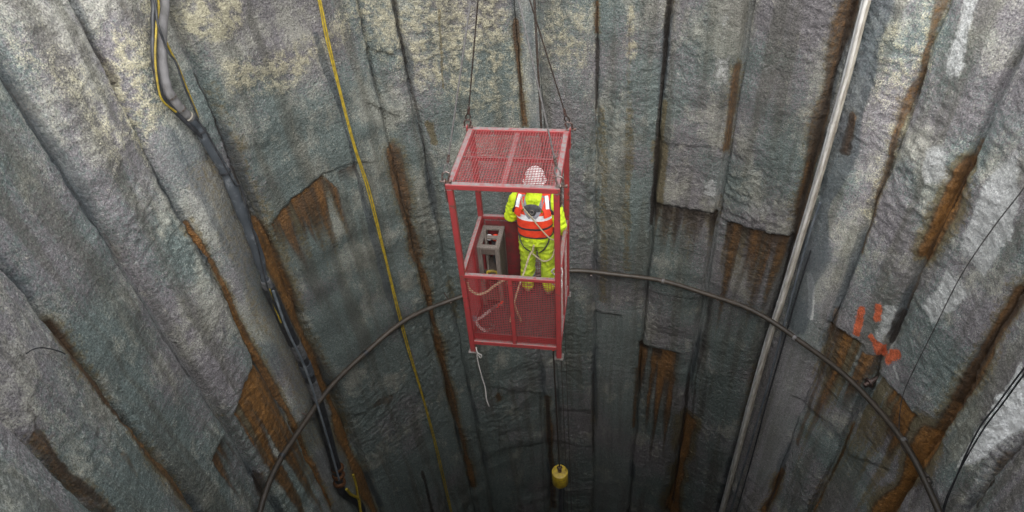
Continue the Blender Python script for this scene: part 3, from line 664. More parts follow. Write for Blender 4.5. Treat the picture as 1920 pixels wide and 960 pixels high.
# ------------------------------------------------------------------ slings, shackles, hook
APEX = CAM_POS + Vector((.1189, 5.28, -.8706))
def arc(c, u, v, r, a0, a1, n): return [c + u * (math.cos(a0 + (a1 - a0) * i / n) * r) + v * (math.sin(a0 + (a1 - a0) * i / n) * r) for i in range(n + 1)]
names = {(-1, -1): 'front left', (1, -1): 'front right', (-1, 1): 'back left', (1, 1): 'back right'}
for k, p in LUG.items():
    d = (APEX - p).normalized(); sd_ = Vector((1, 0, 0)); side = (CAGE_M @ Vector((1, 0, 0))).normalized(); vv = d.cross(side).normalized()
    sh = empty('shackle', p, {(-1, -1): 'grey bow shackle on the front left roof corner of the red basket', (1, -1): 'grey bow shackle on the front right roof corner, in front of the helmet', (-1, 1): 'dark bow shackle on the back left roof corner of the red basket', (1, 1): 'dark bow shackle on the back right roof corner of the red basket'}[k], 'shackle', 'shackles on the basket roof corners')
    q = MB(); o = Vector((0, 0, 0)); th = .0095
    pathb = [side * .026, side * .029 + d * .03] + arc(d * .062, side, d, .034, -.25, math.pi + .25, 12) + [-side * .029 + d * .03, -side * .026]
    q.tube(pathb, th, 8); q.build('bow', m_shack, sh)
    q = MB(); q.tube([-side * .045, side * .045], .011, 8); q.tube([side * .045, side * .06], .018, 6); q.build('pin', m_shack, sh)
    sl = empty('wire_sling', p + d * .09, {(-1, -1): 'thin grey wire rope rising from the front left corner of the basket roof', (1, -1): 'grey wire rope rising from the front right corner, crossing over the mesh roof', (-1, 1): 'thin dark wire rope rising from the back left corner of the basket roof', (1, 1): 'thin dark wire rope rising from the back right corner of the basket roof'}[k], 'wire rope', 'four wire ropes holding up the basket')
    mt = m_ropelt if k[1] < 0 else m_rope
    L = (APEX - p).length - .17
    q = MB(); q.tube([d * .075, d * L], .0068 if k[1] > 0 else .0078, 7); q.build('cable', mt, sl)
    q = MB(); e = [d * .10] + [d * .055 + side * .022, d * .02 + side * .02, d * .004, d * .02 - side * .02, d * .055 - side * .022] + [d * .10]
    q.tube(spline(e, 5), .0075, 7); q.build('eye_loop', mt, sl)
    q = MB(); q.tube([d * .095, d * .175], .0135, 8); q.build('ferrule', m_shack, sl)
hk = empty('crane_hook', APEX, 'steel master ring and hoist rope carrying the four basket cables', 'crane hook')
q = MB(); q.tube(arc(Vector((0, 0, 0)), Vector((1, 0, 0)), Vector((0, 0, 1)), .09, 0, math.tau, 24)[:-1], .016, 8, closed=True); q.build('master_ring', m_shack, hk)
q = MB(); q.tube(spline([(0, 0, .42), (0, 0, .2), (.06, 0, .13), (.05, 0, .055), (0, 0, .03), (-.06, 0, .06), (-.07, 0, .11)], 6), [.03] * 12 + [.024] * 25, 8) ; q.build('hook', m_shack, hk)
q = MB(); q.lathe([(.10, .42), (.17, .48), (.17, .85), (.09, .95)], 20); q.build('hook_block', m_yelpaint, hk)
q = MB(); q.tube([(0, 0, .95), (0, 0, 9)], .012, 8); q.build('hoist_rope', m_rope, hk)

# ------------------------------------------------------------------ yellow weight on its own line behind the basket
v = ray(1050, 893); kk = 6.05 / math.hypot(v.x, v.y); WC = CAM_POS + v * kk
wt = empty('line_weight', WC - Vector((0, 0, .2)), 'yellow drum shaped weight hanging on a thin line below the basket', 'weight')
q = MB(); q.lathe([(.112, 0), (.132, .012), (.142, .03), (.142, .34), (.136, .355), (.115, .365)], 28); q.build('drum', m_yelpaint, wt)
q = MB(); q.lathe([(.035, .365), (.035, .43), (.02, .45)], 12); q.tube(arc(Vector((0, 0, .49)), Vector((1, 0, 0)), Vector((0, 0, 1)), .04, 0, math.tau, 16)[:-1], .012, 8, closed=True); q.build('lifting_eye', m_shack, wt)
q = MB(); q.lathe([(.06, -.06), (.06, .0)], 12); q.tube([(0, 0, -.06), (-.01, 0, -.7), (-.03, .02, -1.1)], .04, 8); q.build('tail_chain', m_hoseblk, wt)
wl = empty('weight_line', WC + Vector((0, 0, .33)), 'dark vertical line running down behind the basket to the yellow weight', 'wire rope')
q = MB(); q.tube([(0, 0, -.03), (0, 0, 4), (0, 0, 12)], .0125, 7); q.build('line', m_rope, wl)
q = MB(); q.tube([(0, 0, 3.05), (0, 0, 3.2)], .02, 8); q.build('orange_marker', m_orange, wl)
p0 = CAM_POS + ray(1052, 668) * (6.05 / math.hypot(ray(1052, 668).x, ray(1052, 668).y))
for dx, top in ((.0, 'left'), (.07, 'right')):
    q = MB(); q.tube([(p0.x + dx, p0.y, p0.z + .9), (p0.x + dx + .005, p0.y, p0.z - 5), (p0.x + dx + .05, p0.y + .02, p0.z - 10)], .006, 6)
    tag(q.build('thin_line', m_rope), 'thin black line hanging beside the yellow weight, %s one of the pair' % top, 'line', 'pair of thin black lines below the basket')

# ------------------------------------------------------------------ things in the basket
def cage_thing(name, loc, label, cat, rz=0, group=None):
    o = empty(name, (0, 0, 0), label, cat, group); o.matrix_world = CM @ Matrix.Translation(loc) @ Matrix.Rotation(rz, 4, 'Z'); return o
bx = cage_thing('tool_stand', (-.335, .245, FL), 'weathered grey wooden tool stand with two openings in its top, inside the basket', 'tool stand')
TW, TD, TH = .25, .40, .89
for y in (-TD / 2 + .03, 0, TD / 2 - .03):
    q = MB(); q.box((0, y, TH - .012), (TW - .1, .06 if y else .05, .022)); q.build('top_slat', m_wood, bx)
for x in (-TW / 2 + .025, TW / 2 - .025):
    q = MB(); q.box((x, 0, TH - .011), (.05, TD, .024)); q.build('top_slat', m_wood, bx)
for x in (-TW / 2 + .025, TW / 2 - .025):
    for y in (-TD / 2 + .025, TD / 2 - .025):
        q = MB(); q.box((x, y, (TH - .025) / 2), (.045, .045, TH - .025)); q.build('leg', m_wood, bx)
for zz_ in (.08, .42):
    q = MB(); q.box((0, 0, zz_), (TW - .09, TD - .02, .02)); q.build('shelf', m_wooddk, bx)
q = MB(); q.box((0, -TD / 2 + .01, TH - .06), (TW - .092, .02, .07)); q.build('front_board', m_wooddk, bx)
q = MB(); q.box((TW / 2 - .012, 0, .5), (.016, TD - .092, .62)); q.build('side_board', m_wooddk, bx)
cp = cage_thing('hammer', (-.385, .17, FL + .60), 'wooden tool handle sticking up out of the stand opening', 'tool')
q = MB(); q.tube([(0, 0, -.15), (.0, .03, .2), (-.005, .05, .40)], .013, 8); q.build('handle', m_wood, cp)
q = MB(); q.box((0, -.01, -.17), (.09, .04, .04)); q.build('head', m_shack, cp)
fl = cage_thing('cup_float', (-.31, .36, FL + .74), 'red and white round cap lying in the back opening of the stand', 'cap')
q = MB(); q.ell((0, 0, .045), (.045, .045, .04), 14, 8); q.build('red_cap', m_orange, fl)
q = MB(); q.lathe([(.02, .03), (.03, .04), (.03, .075), (.02, .08)], 12, Matrix.Translation((-.07, -.01, 0))); q.lathe([(.03, -.0), (.03, .005)], 12, Matrix.Translation((-.07, -.01, .03))); q.build('white_cap', m_white, fl)
q = MB(); q.lathe([(.05, -.32), (.05, -.0)], 12); q.build('neck', m_hoseblk, fl)
yb = cage_thing('yellow_coil', (-.33, .1, FL + .435), 'small coil of yellow cord on the middle shelf of the wooden stand', 'cord')
q = MB(); q.tube([Vector((math.cos(a) * (.06 + .006 * math.sin(3 * a)), math.sin(a) * .05, .01 + .02 * (a / 12))) for a in np.linspace(0, 18, 60)], .008, 6); q.build('coil', m_yel, yb)
# ropes and chain against the front mesh
def cage_rope(name, pts, r, mat, label, cat, n=6, grp=None):
    q = MB(); q.tube(spline([cage_pt(*p) for p in pts], n), r, 7); return tag(q.build(name, mat), label, cat, grp)
cage_rope('tan_rope', [(-.47, -.44, 1.0), (-.455, -.44, .91), (-.38, -.44, .845), (-.28, -.44, .88), (-.2, -.42, .95), (-.10, -.40, 1.02), (-.05, -.36, .98), (-.02, -.3, .6), (.03, -.2, FL + .02)], .014, m_hemp, 'tan rope drooping across the inside of the left front mesh', 'rope')
ch = cage_thing('chain', (0, 0, 0), 'pale chain slung inside the lower left front mesh', 'chain')
pth = spline([(-.13, -.44, .73), (-.2, -.44, .67), (-.28, -.445, .59), (-.35, -.445, .51), (-.42, -.445, .45), (-.415, -.445, .36), (-.36, -.44, .29), (-.30, -.42, .27), (-.24, -.40, .30), (-.28, -.41, .37)], 4)
link_me = None
for i in range(len(pth) - 1):
    a_, b_ = pth[i], pth[i + 1]; d = (b_ - a_); c_ = (a_ + b_) / 2; L = d.length / 2 + .008; d.normalize()
    q = MB(); s_ = d.cross(Vector((0, 1, 0) if i % 2 else (1, 0, .3))).normalized()
    q.tube([c_ + d * L * math.cos(t_) + s_ * .016 * math.sin(t_) for t_ in np.linspace(0, math.tau, 11)[:-1]], .0055, 6, closed=True)
    q.build('chain_link', m_pale if 6 < i < 25 else m_galv, ch)
hdl = cage_thing('red_bar', (-.13, -.445, .73), 'short red bar leaning on the inside of the left front mesh', 'bar')
q = MB(); q.tube([(-.05, 0, -.06), (.02, 0, .03)], .011, 8); q.build('rod', m_orange, hdl)
blu = cage_thing('blue_buckle', (-.44, -.445, .47), 'small blue grey ratchet buckle on the pale chain end', 'buckle')
q = MB(); q.box((0, 0, 0), (.05, .02, .07)); q.tube([(-.03, 0, .03), (.03, 0, .03)], .01, 8); q.build('frame', m_blue, blu)
# line tied under the front left foot
q = MB(); base = cage_pt(-.475, -.505, .0)
zp = [base + Vector((.02, 0, .06)), base + Vector((.03, -.03, .0)), base + Vector((.07, -.03, -.06)), base + Vector((.05, -.01, -.12)), base + Vector((.02, 0, -.06)), base + Vector((.015, 0, -.2)), base + Vector((.03, .01, -.5)), base + Vector((.045, .02, -.72)), base + Vector((.04, .0, -.9)), base + Vector((.055, .0, -1.06))]
q.tube(spline(zp, 6), .0068, 7); tag(q.build('tag_line', m_pale), 'short pale rope dangling from the front left foot of the basket', 'rope')
# loops hanging on the right front post
for k_, (r_, dz, lab) in enumerate(((.055, 1.22, 'upper'), (.05, 1.06, 'lower'))):
    q = MB(); q.tube([cage_pt(W2 - .045 + math.cos(a) * r_, -.43 + .02 * math.sin(a * 2), dz + math.sin(a) * r_ * 1.1) for a in np.linspace(0, math.tau, 20)[:-1]], .0075, 6, closed=True)
    tag(q.build('rope_loop', m_pale), '%s pale rope loop hung on the right front post of the basket' % lab, 'rope loop', 'rope loops on the right front post')
# ------------------------------------------------------------------ the worker, seen from behind
def remesh(mb, voxel, smooth=6, factor=.5, noise_amt=0., nscale=9., seed=0):
    me = mb.mesh('tmp', False); o = link('tmp', me)
    r = o.modifiers.new('r', 'REMESH'); r.mode = 'VOXEL'; r.voxel_size = voxel
    s = o.modifiers.new('s', 'SMOOTH'); s.iterations = smooth; s.factor = factor
    dg = bpy.context.evaluated_depsgraph_get()
    out = bpy.data.meshes.new_from_object(o.evaluated_get(dg))
    bpy.data.objects.remove(o); bpy.data.meshes.remove(me)
    if noise_amt:
        n = len(out.vertices); co = np.zeros(n * 3); out.vertices.foreach_get('co', co); co = co.reshape(-1, 3)
        no = np.zeros(n * 3); out.vertices.foreach_get('normal', no); no = no.reshape(-1, 3)
        f = (1 - 2 * np.abs(perlin(co[:, 0] * nscale + co[:, 1] * nscale * .8, co[:, 2] * nscale * 1.3 + co[:, 1] * 3, seed + 5))) * .6 + perlin(co[:, 0] * nscale * 2.3 - co[:, 1] * 14, co[:, 2] * nscale * 2.1, seed + 9) * .6
        co += no * (f * noise_amt)[:, None]; out.vertices.foreach_set('co', co.ravel()); out.update()
    out.shade_smooth(); return out
def body_part(name, mesh, mat, parent): mesh.materials.clear(); mesh.materials.append(mat); return link(name, mesh, parent)
def torso(q, rings, n=20):
    """rings: (z, cx, cy, rx, ry)"""
    vs = []
    for z, cx, cy, rx, ry in rings:
        for i in range(n):
            a = math.tau * i / n; c, s = math.cos(a), math.sin(a)
            e = .8
            vs.append((cx + rx * math.copysign(abs(c) ** e, c), cy + ry * math.copysign(abs(s) ** e, s), z))
    k = len(rings); fs = [(j * n + i, j * n + (i + 1) % n, (j + 1) * n + (i + 1) % n, (j + 1) * n + i) for j in range(k - 1) for i in range(n)]
    fs += [tuple(range(n - 1, -1, -1)), tuple((k - 1) * n + i for i in range(n))]
    q.add(vs, fs)
def limb(q, pts, rs, n=12, flat=None):
    q.tube(pts, rs, n, flat=flat)
    for p, r in ((pts[0], rs[0]), (pts[-1], rs[-1])): q.ell(p, (r * .97,) * 3, 12, 8)
    for p, r in zip(pts[1:-1], rs[1:-1]): q.ell(p, (r * .99,) * 3, 12, 8)

PX, PY = .165, .335
man = cage_thing('person', (PX, PY, FL), 'worker in lime yellow suit, orange life vest and white helmet standing with back turned', 'person', rad(-3))
# joints (x right, y away from the lens, z up from the basket floor)
AN_L, AN_R = (-.125, 0, .09), (.13, -.015, .09); KN_L, KN_R = (-.118, .03, .47), (.12, .02, .47); HP_L, HP_R = (-.092, .0, .86), (.092, .0, .86)
SH_L, SH_R = (-.195, .0, 1.36), (.195, .0, 1.355); EL_L, EL_R = (-.285, .03, 1.10), (0.265, -.01, 1.06); WR_L, WR_R = (-.175, .20, 1.06), (.285, .10, .87)
q = MB()
torso(q, [(.80, 0, 0, .15, .105), (.90, 0, 0, .165, .115), (1.02, 0, 0, .145, .10), (1.18, 0, .005, .165, .115), (1.32, 0, .0, .175, .105), (1.39, 0, 0, .12, .08), (1.42, 0, .005, .065, .062)])
limb(q, [(0, .0, 1.38), (0, .02, 1.47)], [.058, .055])
q.ell((0, .045, 1.555), (.075, .095, .115), 18, 12)                       # head
q.ell((0, .075, 1.49), (.052, .06, .05)); q.ell((0, .145, 1.535), (.014, .022, .024)); q.ell((-.077, .04, 1.55), (.012, .022, .034)); q.ell((.077, .04, 1.55), (.012, .022, .034))
for s_ in (-1, 1): q.ell((s_ * .03, .128, 1.572), (.015, .012, .01))
q.ell((0, .134, 1.497), (.024, .012, .008))
for sh, el, wr in ((SH_L, EL_L, WR_L), (SH_R, EL_R, WR_R)): limb(q, [sh, tuple((a + b) / 2 for a, b in zip(sh, el)), el, wr], [.058, .052, .042, .03])
for hp, kn, an in ((HP_L, KN_L, AN_L), (HP_R, KN_R, AN_R)):
    limb(q, [hp, tuple((a + b) / 2 for a, b in zip(hp, kn)), kn, tuple(a * .65 + b * .35 for a, b in zip(kn, an)), an], [.088, .078, .056, .058, .04])
    q.ell((an[0], an[1] + .06, .045), (.042, .115, .04))
def hand(q, wr, fwd, palm, side, curl=1.0):
    """palm block, four bent fingers of different length, thumb from the side; palm = direction the palm faces"""
    wr, fwd, palm = Vector(wr), Vector(fwd).normalized(), Vector(palm); palm = (palm - fwd * palm.dot(fwd)).normalized(); sd2 = fwd.cross(palm) * side
    q.tube([wr - fwd * .01, wr + fwd * .03, wr + fwd * .085], [.028, .036, .038], 12, flat=.5, fr=palm)
    for i, (o, L) in enumerate(((-.029, .068), (-.0095, .078), (.0095, .073), (.028, .058))):
        p = wr + fwd * .082 + sd2 * o; path = [p]; d = fwd.copy()
        for sgm in (.45, .32, .25):
            an = .75 * curl; d = (d * math.cos(an) + palm * math.sin(an) if path[-1] is p else (d * math.cos(an) + (palm * d.dot(fwd) - fwd * d.dot(palm)) * math.sin(an))).normalized()
            path.append(path[-1] + d * L * sgm)
        q.tube(path, [.0100, .0095, .0088, .0075], 8); q.ell(path[-1], (.0075,) * 3, 8, 6)
    p = wr + fwd * .03 - sd2 * .033; p2 = p - sd2 * .026 + fwd * .026 + palm * .012; p3 = p2 + fwd * .026 + palm * .022 + sd2 * .006
    q.tube([p, p2, p3], [.014, .0115, .009], 8); q.ell(p3, (.009,) * 3, 8, 6)
HL = (Vector((.06, .07, -.02)), Vector((0, 0, -1))); HR = (Vector((.03, .07, -.05)), Vector((-1, .1, -.2)))
q2 = MB(); hand(q2, WR_L, HL[0], HL[1], 1); hand(q2, WR_R, HR[0], HR[1], -1)
q.v, q.f = q.v, q.f
n0 = len(q.v); q.v += q2.v; q.f += [tuple(n0 + i for i in f) for f in q2.f]
body = body_part('body', remesh(q, .0065, 3), m_skin, man)
g = MB(); hand(g, WR_L, HL[0], HL[1], 1); hand(g, WR_R, HR[0], HR[1], -1)
for i_v in range(len(g.v)): pass
gl = MB(); hand(gl, WR_L, HL[0], HL[1], 1); gm = remesh(gl, .005, 2, noise_amt=0); 
def inflate(me, d):
    n = len(me.vertices); co = np.zeros(n * 3); me.vertices.foreach_get('co', co); no = np.zeros(n * 3); me.vertices.foreach_get('normal', no)
    me.vertices.foreach_set('co', co + no * d); me.update(); return me
body_part('glove', inflate(gm, .003), m_glove, man)
gl = MB(); hand(gl, WR_R, HR[0], HR[1], -1); body_part('glove', inflate(remesh(gl, .005, 2), .003), m_glove, man)
# lime jacket with hood collar
q = MB()
torso(q, [(.86, 0, 0, .178, .13), (1.0, 0, 0, .172, .125), (1.18, 0, .005, .185, .135), (1.32, 0, 0, .19, .125), (1.40, 0, -.005, .14, .10), (1.435, 0, .0, .095, .085)])
limb(q, [(0, -.01, 1.40), (0, 0, 1.445)], [.093, .082]); q.ell((0, -.06, 1.415), (.10, .055, .05))
for sh, el, wr in ((SH_L, EL_L, WR_L), (SH_R, EL_R, WR_R)):
    md = tuple((a + b) / 2 for a, b in zip(sh, el)); m2 = tuple((a + b) / 2 for a, b in zip(el, wr)); w2 = tuple(a * .12 + b * .88 for a, b in zip(el, wr))
    limb(q, [sh, md, el, m2, w2], [.076, .075, .067, .06, .047])
body_part('jacket', remesh(q, .0085, 8, noise_amt=.019, nscale=11), m_hivis, man)
# lime trousers
q = MB(); torso(q, [(.80, 0, 0, .17, .125), (.92, 0, 0, .178, .128), (.99, 0, 0, .165, .12)])
for hp, kn, an in ((HP_L, KN_L, AN_L), (HP_R, KN_R, AN_R)):
    md = tuple((a + b) / 2 for a, b in zip(hp, kn)); lo = tuple(a * .4 + b * .6 for a, b in zip(kn, an)); e_ = (an[0], an[1] + .005, .12)
    limb(q, [hp, md, kn, lo, e_], [.104, .096, .079, .078, .07])
body_part('trousers', remesh(q, .0085, 7, noise_amt=.020, nscale=9, seed=4), m_hivis2, man)
for s_, an, kn in ((-1, AN_L, KN_L), (1, AN_R, KN_R)):
    q = MB(); c0 = Vector(kn) * .42 + Vector(an) * .58; ax = (Vector(kn) - Vector(an)).normalized()
    q.tube([c0 - ax * .026, c0 + ax * .026], [.084, .085], 20); q.tube([c0 + ax * .026, c0 + ax * .0261], [.085, .074], 20); q.build('reflective_band', m_white if 0 else m_grey, man)
    q = MB(); q.ell((an[0], an[1] + .05, .062), (.052, .13, .058), 16, 10); q.tube([(an[0], an[1], .05), (an[0], an[1], .16)], [.062, .066], 14)
    bt = body_part('boot', remesh(q, .009, 4), m_boot, man)
    q = MB(); q.ell((an[0], an[1] + .05, .012), (.055, .135, .014), 16, 8); q.build('sole', m_sole, bt)
# life vest
q = MB(); torso(q, [(.945, 0, 0, .19, .145), (.96, 0, 0, .193, .156), (1.05, 0, 0, .198, .165), (1.18, 0, 0, .203, .170), (1.27, 0, 0, .200, .163), (1.285, 0, 0, .19, .15)], 26)
vest = body_part('life_vest', remesh(q, .009, 6, noise_amt=.008, nscale=8, seed=2), m_orange, man)
def ringband(name, z, h, rx, ry, mat, a0=0, a1=math.tau, off=.006, zt_=0., th=.004):
    q = MB(); n = 30; full = abs(a1 - a0 - math.tau) < .01; vs = []
    for i in range(n + (0 if full else 1)):
        a = a0 + (a1 - a0) * i / n; c, s = math.cos(a), math.sin(a); e = .8
        for rr, zz2 in ((off, z), (off + th, z), (off + th, z + h), (off, z + h)):
            vs.append(((rx + rr) * math.copysign(abs(c) ** e, c), (ry + rr) * math.copysign(abs(s) ** e, s), zz2 + zt_ * c))
    m_ = n + (0 if full else 1)
    q.add(vs, [(i * 4 + k, i * 4 + (k + 1) % 4, ((i + 1) % m_) * 4 + (k + 1) % 4, ((i + 1) % m_) * 4 + k) for i in range(n) for k in range(4)])
    return q.build(name, mat, man)
ringband('reflective_band', 1.195, .07, .199, .166, m_white, off=.004)
ringband('black_belt', 1.065, .024, .197, .163, m_black, off=.006, zt_=.012)
ringband('black_trim', .943, .016, .196, .152, m_black, off=.004)
# shoulder straps, harness cross and pad on the back
def strap(name, pts, wdt, th, mat, fr=None):
    q = MB(); P = spline(pts, 6); vs = []; n = len(P)
    for i, p in enumerate(P):
        t_ = (P[min(i + 1, n - 1)] - P[max(i - 1, 0)]).normalized(); c_ = Vector((0, .0, 1.18)) if p.z < 1.33 else Vector((p.x * .9, 0, p.z - .3))
        nm = (p - c_); nm = (nm - t_ * nm.dot(t_)).normalized(); sd2 = t_.cross(nm)
        for a, b in ((-1, 0), (1, 0), (1, 1), (-1, 1)): vs.append(p + sd2 * a * wdt / 2 + nm * b * th)
    q.add(vs, [(i * 4 + k, i * 4 + (k + 1) % 4, (i + 1) * 4 + (k + 1) % 4, (i + 1) * 4 + k) for i in range(n - 1) for k in range(4)] + [(3, 2, 1, 0), tuple((n - 1) * 4 + k for k in range(4))])
    return q.build(name, mat, man)
for s_ in (-1, 1):
    strap('vest_shoulder', [(s_ * .155, -.155, 1.26), (s_ * .15, -.148, 1.30), (s_ * .142, -.125, 1.34), (s_ * .132, -.06, 1.425), (s_ * .13, .04, 1.42), (s_ * .14, .12, 1.34), (s_ * .14, .15, 1.12)], .085, .022, m_orange)
    strap('black_edge', [(s_ * .200, -.115, 1.27), (s_ * .196, -.12, 1.30), (s_ * .186, -.118, 1.33), (s_ * .172, -.06, 1.415), (s_ * .17, .03, 1.41)], .016, .026, m_black)
    strap('shoulder_tape', [(s_ * .158, -.125, 1.345), (s_ * .148, -.095, 1.405), (s_ * .134, -.05, 1.445)], .036, .032, m_white)
    strap('harness_strap', [(s_ * .112, -.05, 1.445), (s_ * .10, -.10, 1.40), (s_ * .062, -.155, 1.30), (s_ * .02, -.168, 1.24)], .042, .014, m_grey)
    strap('leg_strap', [(s_ * .165, -.10, .955), (s_ * .15, -.128, .88), (s_ * .105, -.135, .79), (s_ * .06, -.10, .72)], .035, .010, m_black)
q = MB(); q.ell((0, -.150, 1.335), (.10, .02, .07)); q.build('back_yoke', m_yoke, man)
q = MB(); q.ell((0, -.172, 1.31), (.042, .014, .045)); q.build('harness_pad', m_black, man)
q = MB(); q.tube(arc(Vector((0, -.19, 1.33)), Vector((1, 0, 0)), Vector((0, .2, 1)).normalized(), .022, 0, math.tau, 14)[:-1], .005, 6, closed=True); q.build('d_ring', m_galv, man)
# helmet
q = MB(); hm = Matrix.Translation((0, .035, 1.585)) @ Matrix.Rotation(rad(-8), 4, 'X')
q.lathe([(.120, -.012), (.132, -.012), (.134, -.004), (.120, .004), (.118, .03), (.110, .07), (.092, .105), (.062, .13), (.03, .142), (.008, .145)], 28, hm, .93, 1.14)
q.lathe([(.05, -.006), (.07, 0), (.05, .006)], 14, hm @ Matrix.Translation((0, .125, -.008)), 1.3, .8)
hl = q.build('helmet', m_helmet, man)
q = MB(); q.bar(hm @ Vector((0, -.11, .085)), hm @ Vector((0, .11, .085)), .02, .01); q.tube([hm @ Vector((0, y_, .147 - 4.2 * y_ * y_)) for y_ in np.linspace(-.1, .1, 11)], .011, 8); q.build('ridge', m_helmet, hl)
for s_ in (-1, 1):
    q = MB(); q.bar(hm @ Vector((s_ * .094, -.05, .02)), hm @ Vector((s_ * .085, -.055, .075)), .03, .02, (1, 0, 0)); q.build('earmuff_mount', m_orange if s_ < 0 else m_grey, hl)
# lanyard: from the back ring to the right hand and the post; tail down to the floor
def man_pt(x, y, z): return CM @ Matrix.Translation((PX, PY, FL)) @ Matrix.Rotation(rad(-3), 4, 'Z') @ Vector((x, y, z))
q = MB(); q.tube(spline([man_pt(-.12, -.10, 1.43), man_pt(-.09, -.165, 1.36), man_pt(.0, -.195, 1.26), man_pt(.11, -.20, 1.10), man_pt(.20, -.18, .98), man_pt(.27, -.06, .88), cage_pt(.455, .0, 1.12), cage_pt(.455, -.36, 1.16)], 7), .008, 7)
tag(q.build('lanyard', m_hemp), 'tan safety lanyard running from the worker\'s back to the right front post', 'rope')
q = MB(); q.tube(spline([man_pt(.0, -.165, .86), man_pt(-.015, -.17, .78), man_pt(-.05, -.19, .72), cage_pt(.05, .06, .74), cage_pt(-.02, -.08, .55), cage_pt(-.1, -.22, FL + .02)], 7), .011, 7)
tag(q.build('slack_rope', m_hemp), 'pale slack rope crossing the worker\'s legs down to the basket floor', 'rope')
q = MB(); q.tube(spline([man_pt(-.02, -.17, .745), man_pt(.05, -.155, .66), man_pt(.12, -.14, .62), man_pt(.19, -.09, .65), man_pt(.225, .0, .78)], 7), .009, 7)
tag(q.build('thigh_rope', m_hemp), 'thin pale rope looped behind the worker\'s right thigh', 'rope')

# ------------------------------------------------------------------ ring hose round the shaft
RZ, RR, RC = CAM_POS.z - 9.62, 5.292, (-.0107, -.0705)
ring = empty('ring_hose', (RC[0], RC[1], RZ), 'brown hose running as a wide horizontal ring round the shaft', 'hose')
q = MB(); pts = []
for i in range(220):
    a = math.tau * i / 220; dz = .035 * math.sin(a * 9 + 1) + .02 * math.sin(a * 17); dr = .02 * math.sin(a * 7) + .012 * math.sin(a * 13 + 2)
    pts.append((math.sin(a) * (RR + dr), math.cos(a) * (RR + dr), dz))
q.tube(pts, .051, 12, closed=True); q.build('hose', m_ringhose, ring)
for th_ in (72, -66, 10, -25, 40, 100, -95, 130, 165, -150, -120):
    a = rad(th_); q = MB(); c_ = Vector((math.sin(a) * RR, math.cos(a) * RR, .0)); rdir = Vector((math.sin(a), math.cos(a), 0))
    q.tube([c_ + rdir * .34 + Vector((0, 0, .02)), c_ + rdir * .05 - Vector((0, 0, .058)), c_ - rdir * .03 - Vector((0, 0, .07)), c_ - rdir * .07 - Vector((0, 0, .02))], .012, 6); q.build('hanger', m_shack, ring)
for th_, wd in ((58, .03), (-48, .04), (27, .025), (-76, .03), (86, .03)):
    a = rad(th_); c_ = Vector((math.sin(a) * RR, math.cos(a) * RR, .035 * math.sin(a * 9 + 1) + .02 * math.sin(a * 17))); tg = Vector((math.cos(a), -math.sin(a), 0))
    q = MB(); q.tube([c_ - tg * wd, c_ + tg * wd], .061, 12); q.build('clamp', m_hosegrey if th_ > 0 else m_hoseblk, ring)
p_ = on_wall(1737, 888, RR + .03); a = math.atan2(p_.x, p_.y); tg = Vector((math.cos(a), -math.sin(a), 0)); c_ = Vector((math.sin(a) * RR, math.cos(a) * RR, 0))
q = MB(); q.tube([c_ - tg * .09, c_ - tg * .03, c_ + tg * .03, c_ + tg * .09], [.055, .06, .06, .055], 12); q.tube([c_ + Vector((0, 0, .06)), c_ + Vector((0, 0, .1))], .02, 8); q.build('coupling', m_galv, ring)

# ------------------------------------------------------------------ hoses, ropes and pipes down the wall
def over_rim(p, rigid=False):
    """where a run that starts above the picture comes from: up the wall and over the kerb (hoses) or to an open end (pipes)"""
    th, r = math.degrees(math.atan2(p.x, p.y)), math.hypot(p.x, p.y)
    return [cyl(th, .45, r), cyl(th, .2, r)] if rigid else [cyl(th - 4, .13, 7.2), cyl(th - 1.5, .15, 6.2), cyl(th - .4, .2, 5.62), cyl(th, .1, min(r, 5.4))]
def wall_run(name, mat, pxs, r, gap, label, cat, n=10, group=None, build=True, seg=6):
    pts = [on_wall(*p, R0 - gap) for p in pxs]
    if pxs[0][1] < 0 and 'sling' not in name: pts = over_rim(pts[0], 'pipe' in name) + pts
    q = MB(); q.tube(spline(pts, seg), r, n)
    if not build: return q, pts
    return tag(q.build(name, mat), label, cat, group)
# left bundle
t_ = empty('grey_hose', (0, 0, 0), 'thick grey hose at the top of the left hose bundle, ending in a clamp', 'hose')
wall_run_pts = [on_wall(*p, R0 - .17) for p in [(302, -30), (303, 60), (304, 120), (312, 165), (328, 192), (345, 212), (358, 222)]]
wall_run_pts = over_rim(wall_run_pts[0]) + wall_run_pts
q = MB(); sp = spline(wall_run_pts, 8); q.tube(sp, [.058 + .008 * min(1, max(0, i - 32) / 25) + .003 * math.sin(i * 1.3) for i in range(len(sp))], 14); q.build('hose', m_hosegrey, t_)
for k_ in (0.62, .80, .97):
    i_ = 32 + int(k_ * (len(sp) - 35)); q = MB(); q.tube([sp[i_], sp[i_ + 1]], .074, 14); q.build('clamp', m_galv if k_ < .9 else m_pvc3, t_)
t_ = empty('wrapped_hose', (0, 0, 0), 'dark hose wrapped in torn grey cloth below the clamp on the left wall', 'hose')
wp = [on_wall(*p, R0 - .16) for p in [(354, 218), (372, 240), (395, 278), (425, 328), (448, 385), (466, 430), (482, 472), (497, 525), (505, 542)]]
sp = spline(wp, 7); q = MB(); q.tube(sp, [.066 + .012 * math.sin(i * .7) * math.sin(i * .23) + (.013 if 18 < i < 46 else 0) for i in range(len(sp))], 14); q.build('hose', m_hosedark, t_)
for k_ in (8, 20, 37, 50):
    q = MB(); q.tube([sp[k_], sp[k_ + 1] * .4 + sp[k_] * .6], .084, 14); q.build('tie', m_hoseblk, t_)
q = MB(); q.tube([sp[-8], sp[-5], sp[-2]], [.08, .094, .075], 12); q.build('pale_patch', m_tape, t_)
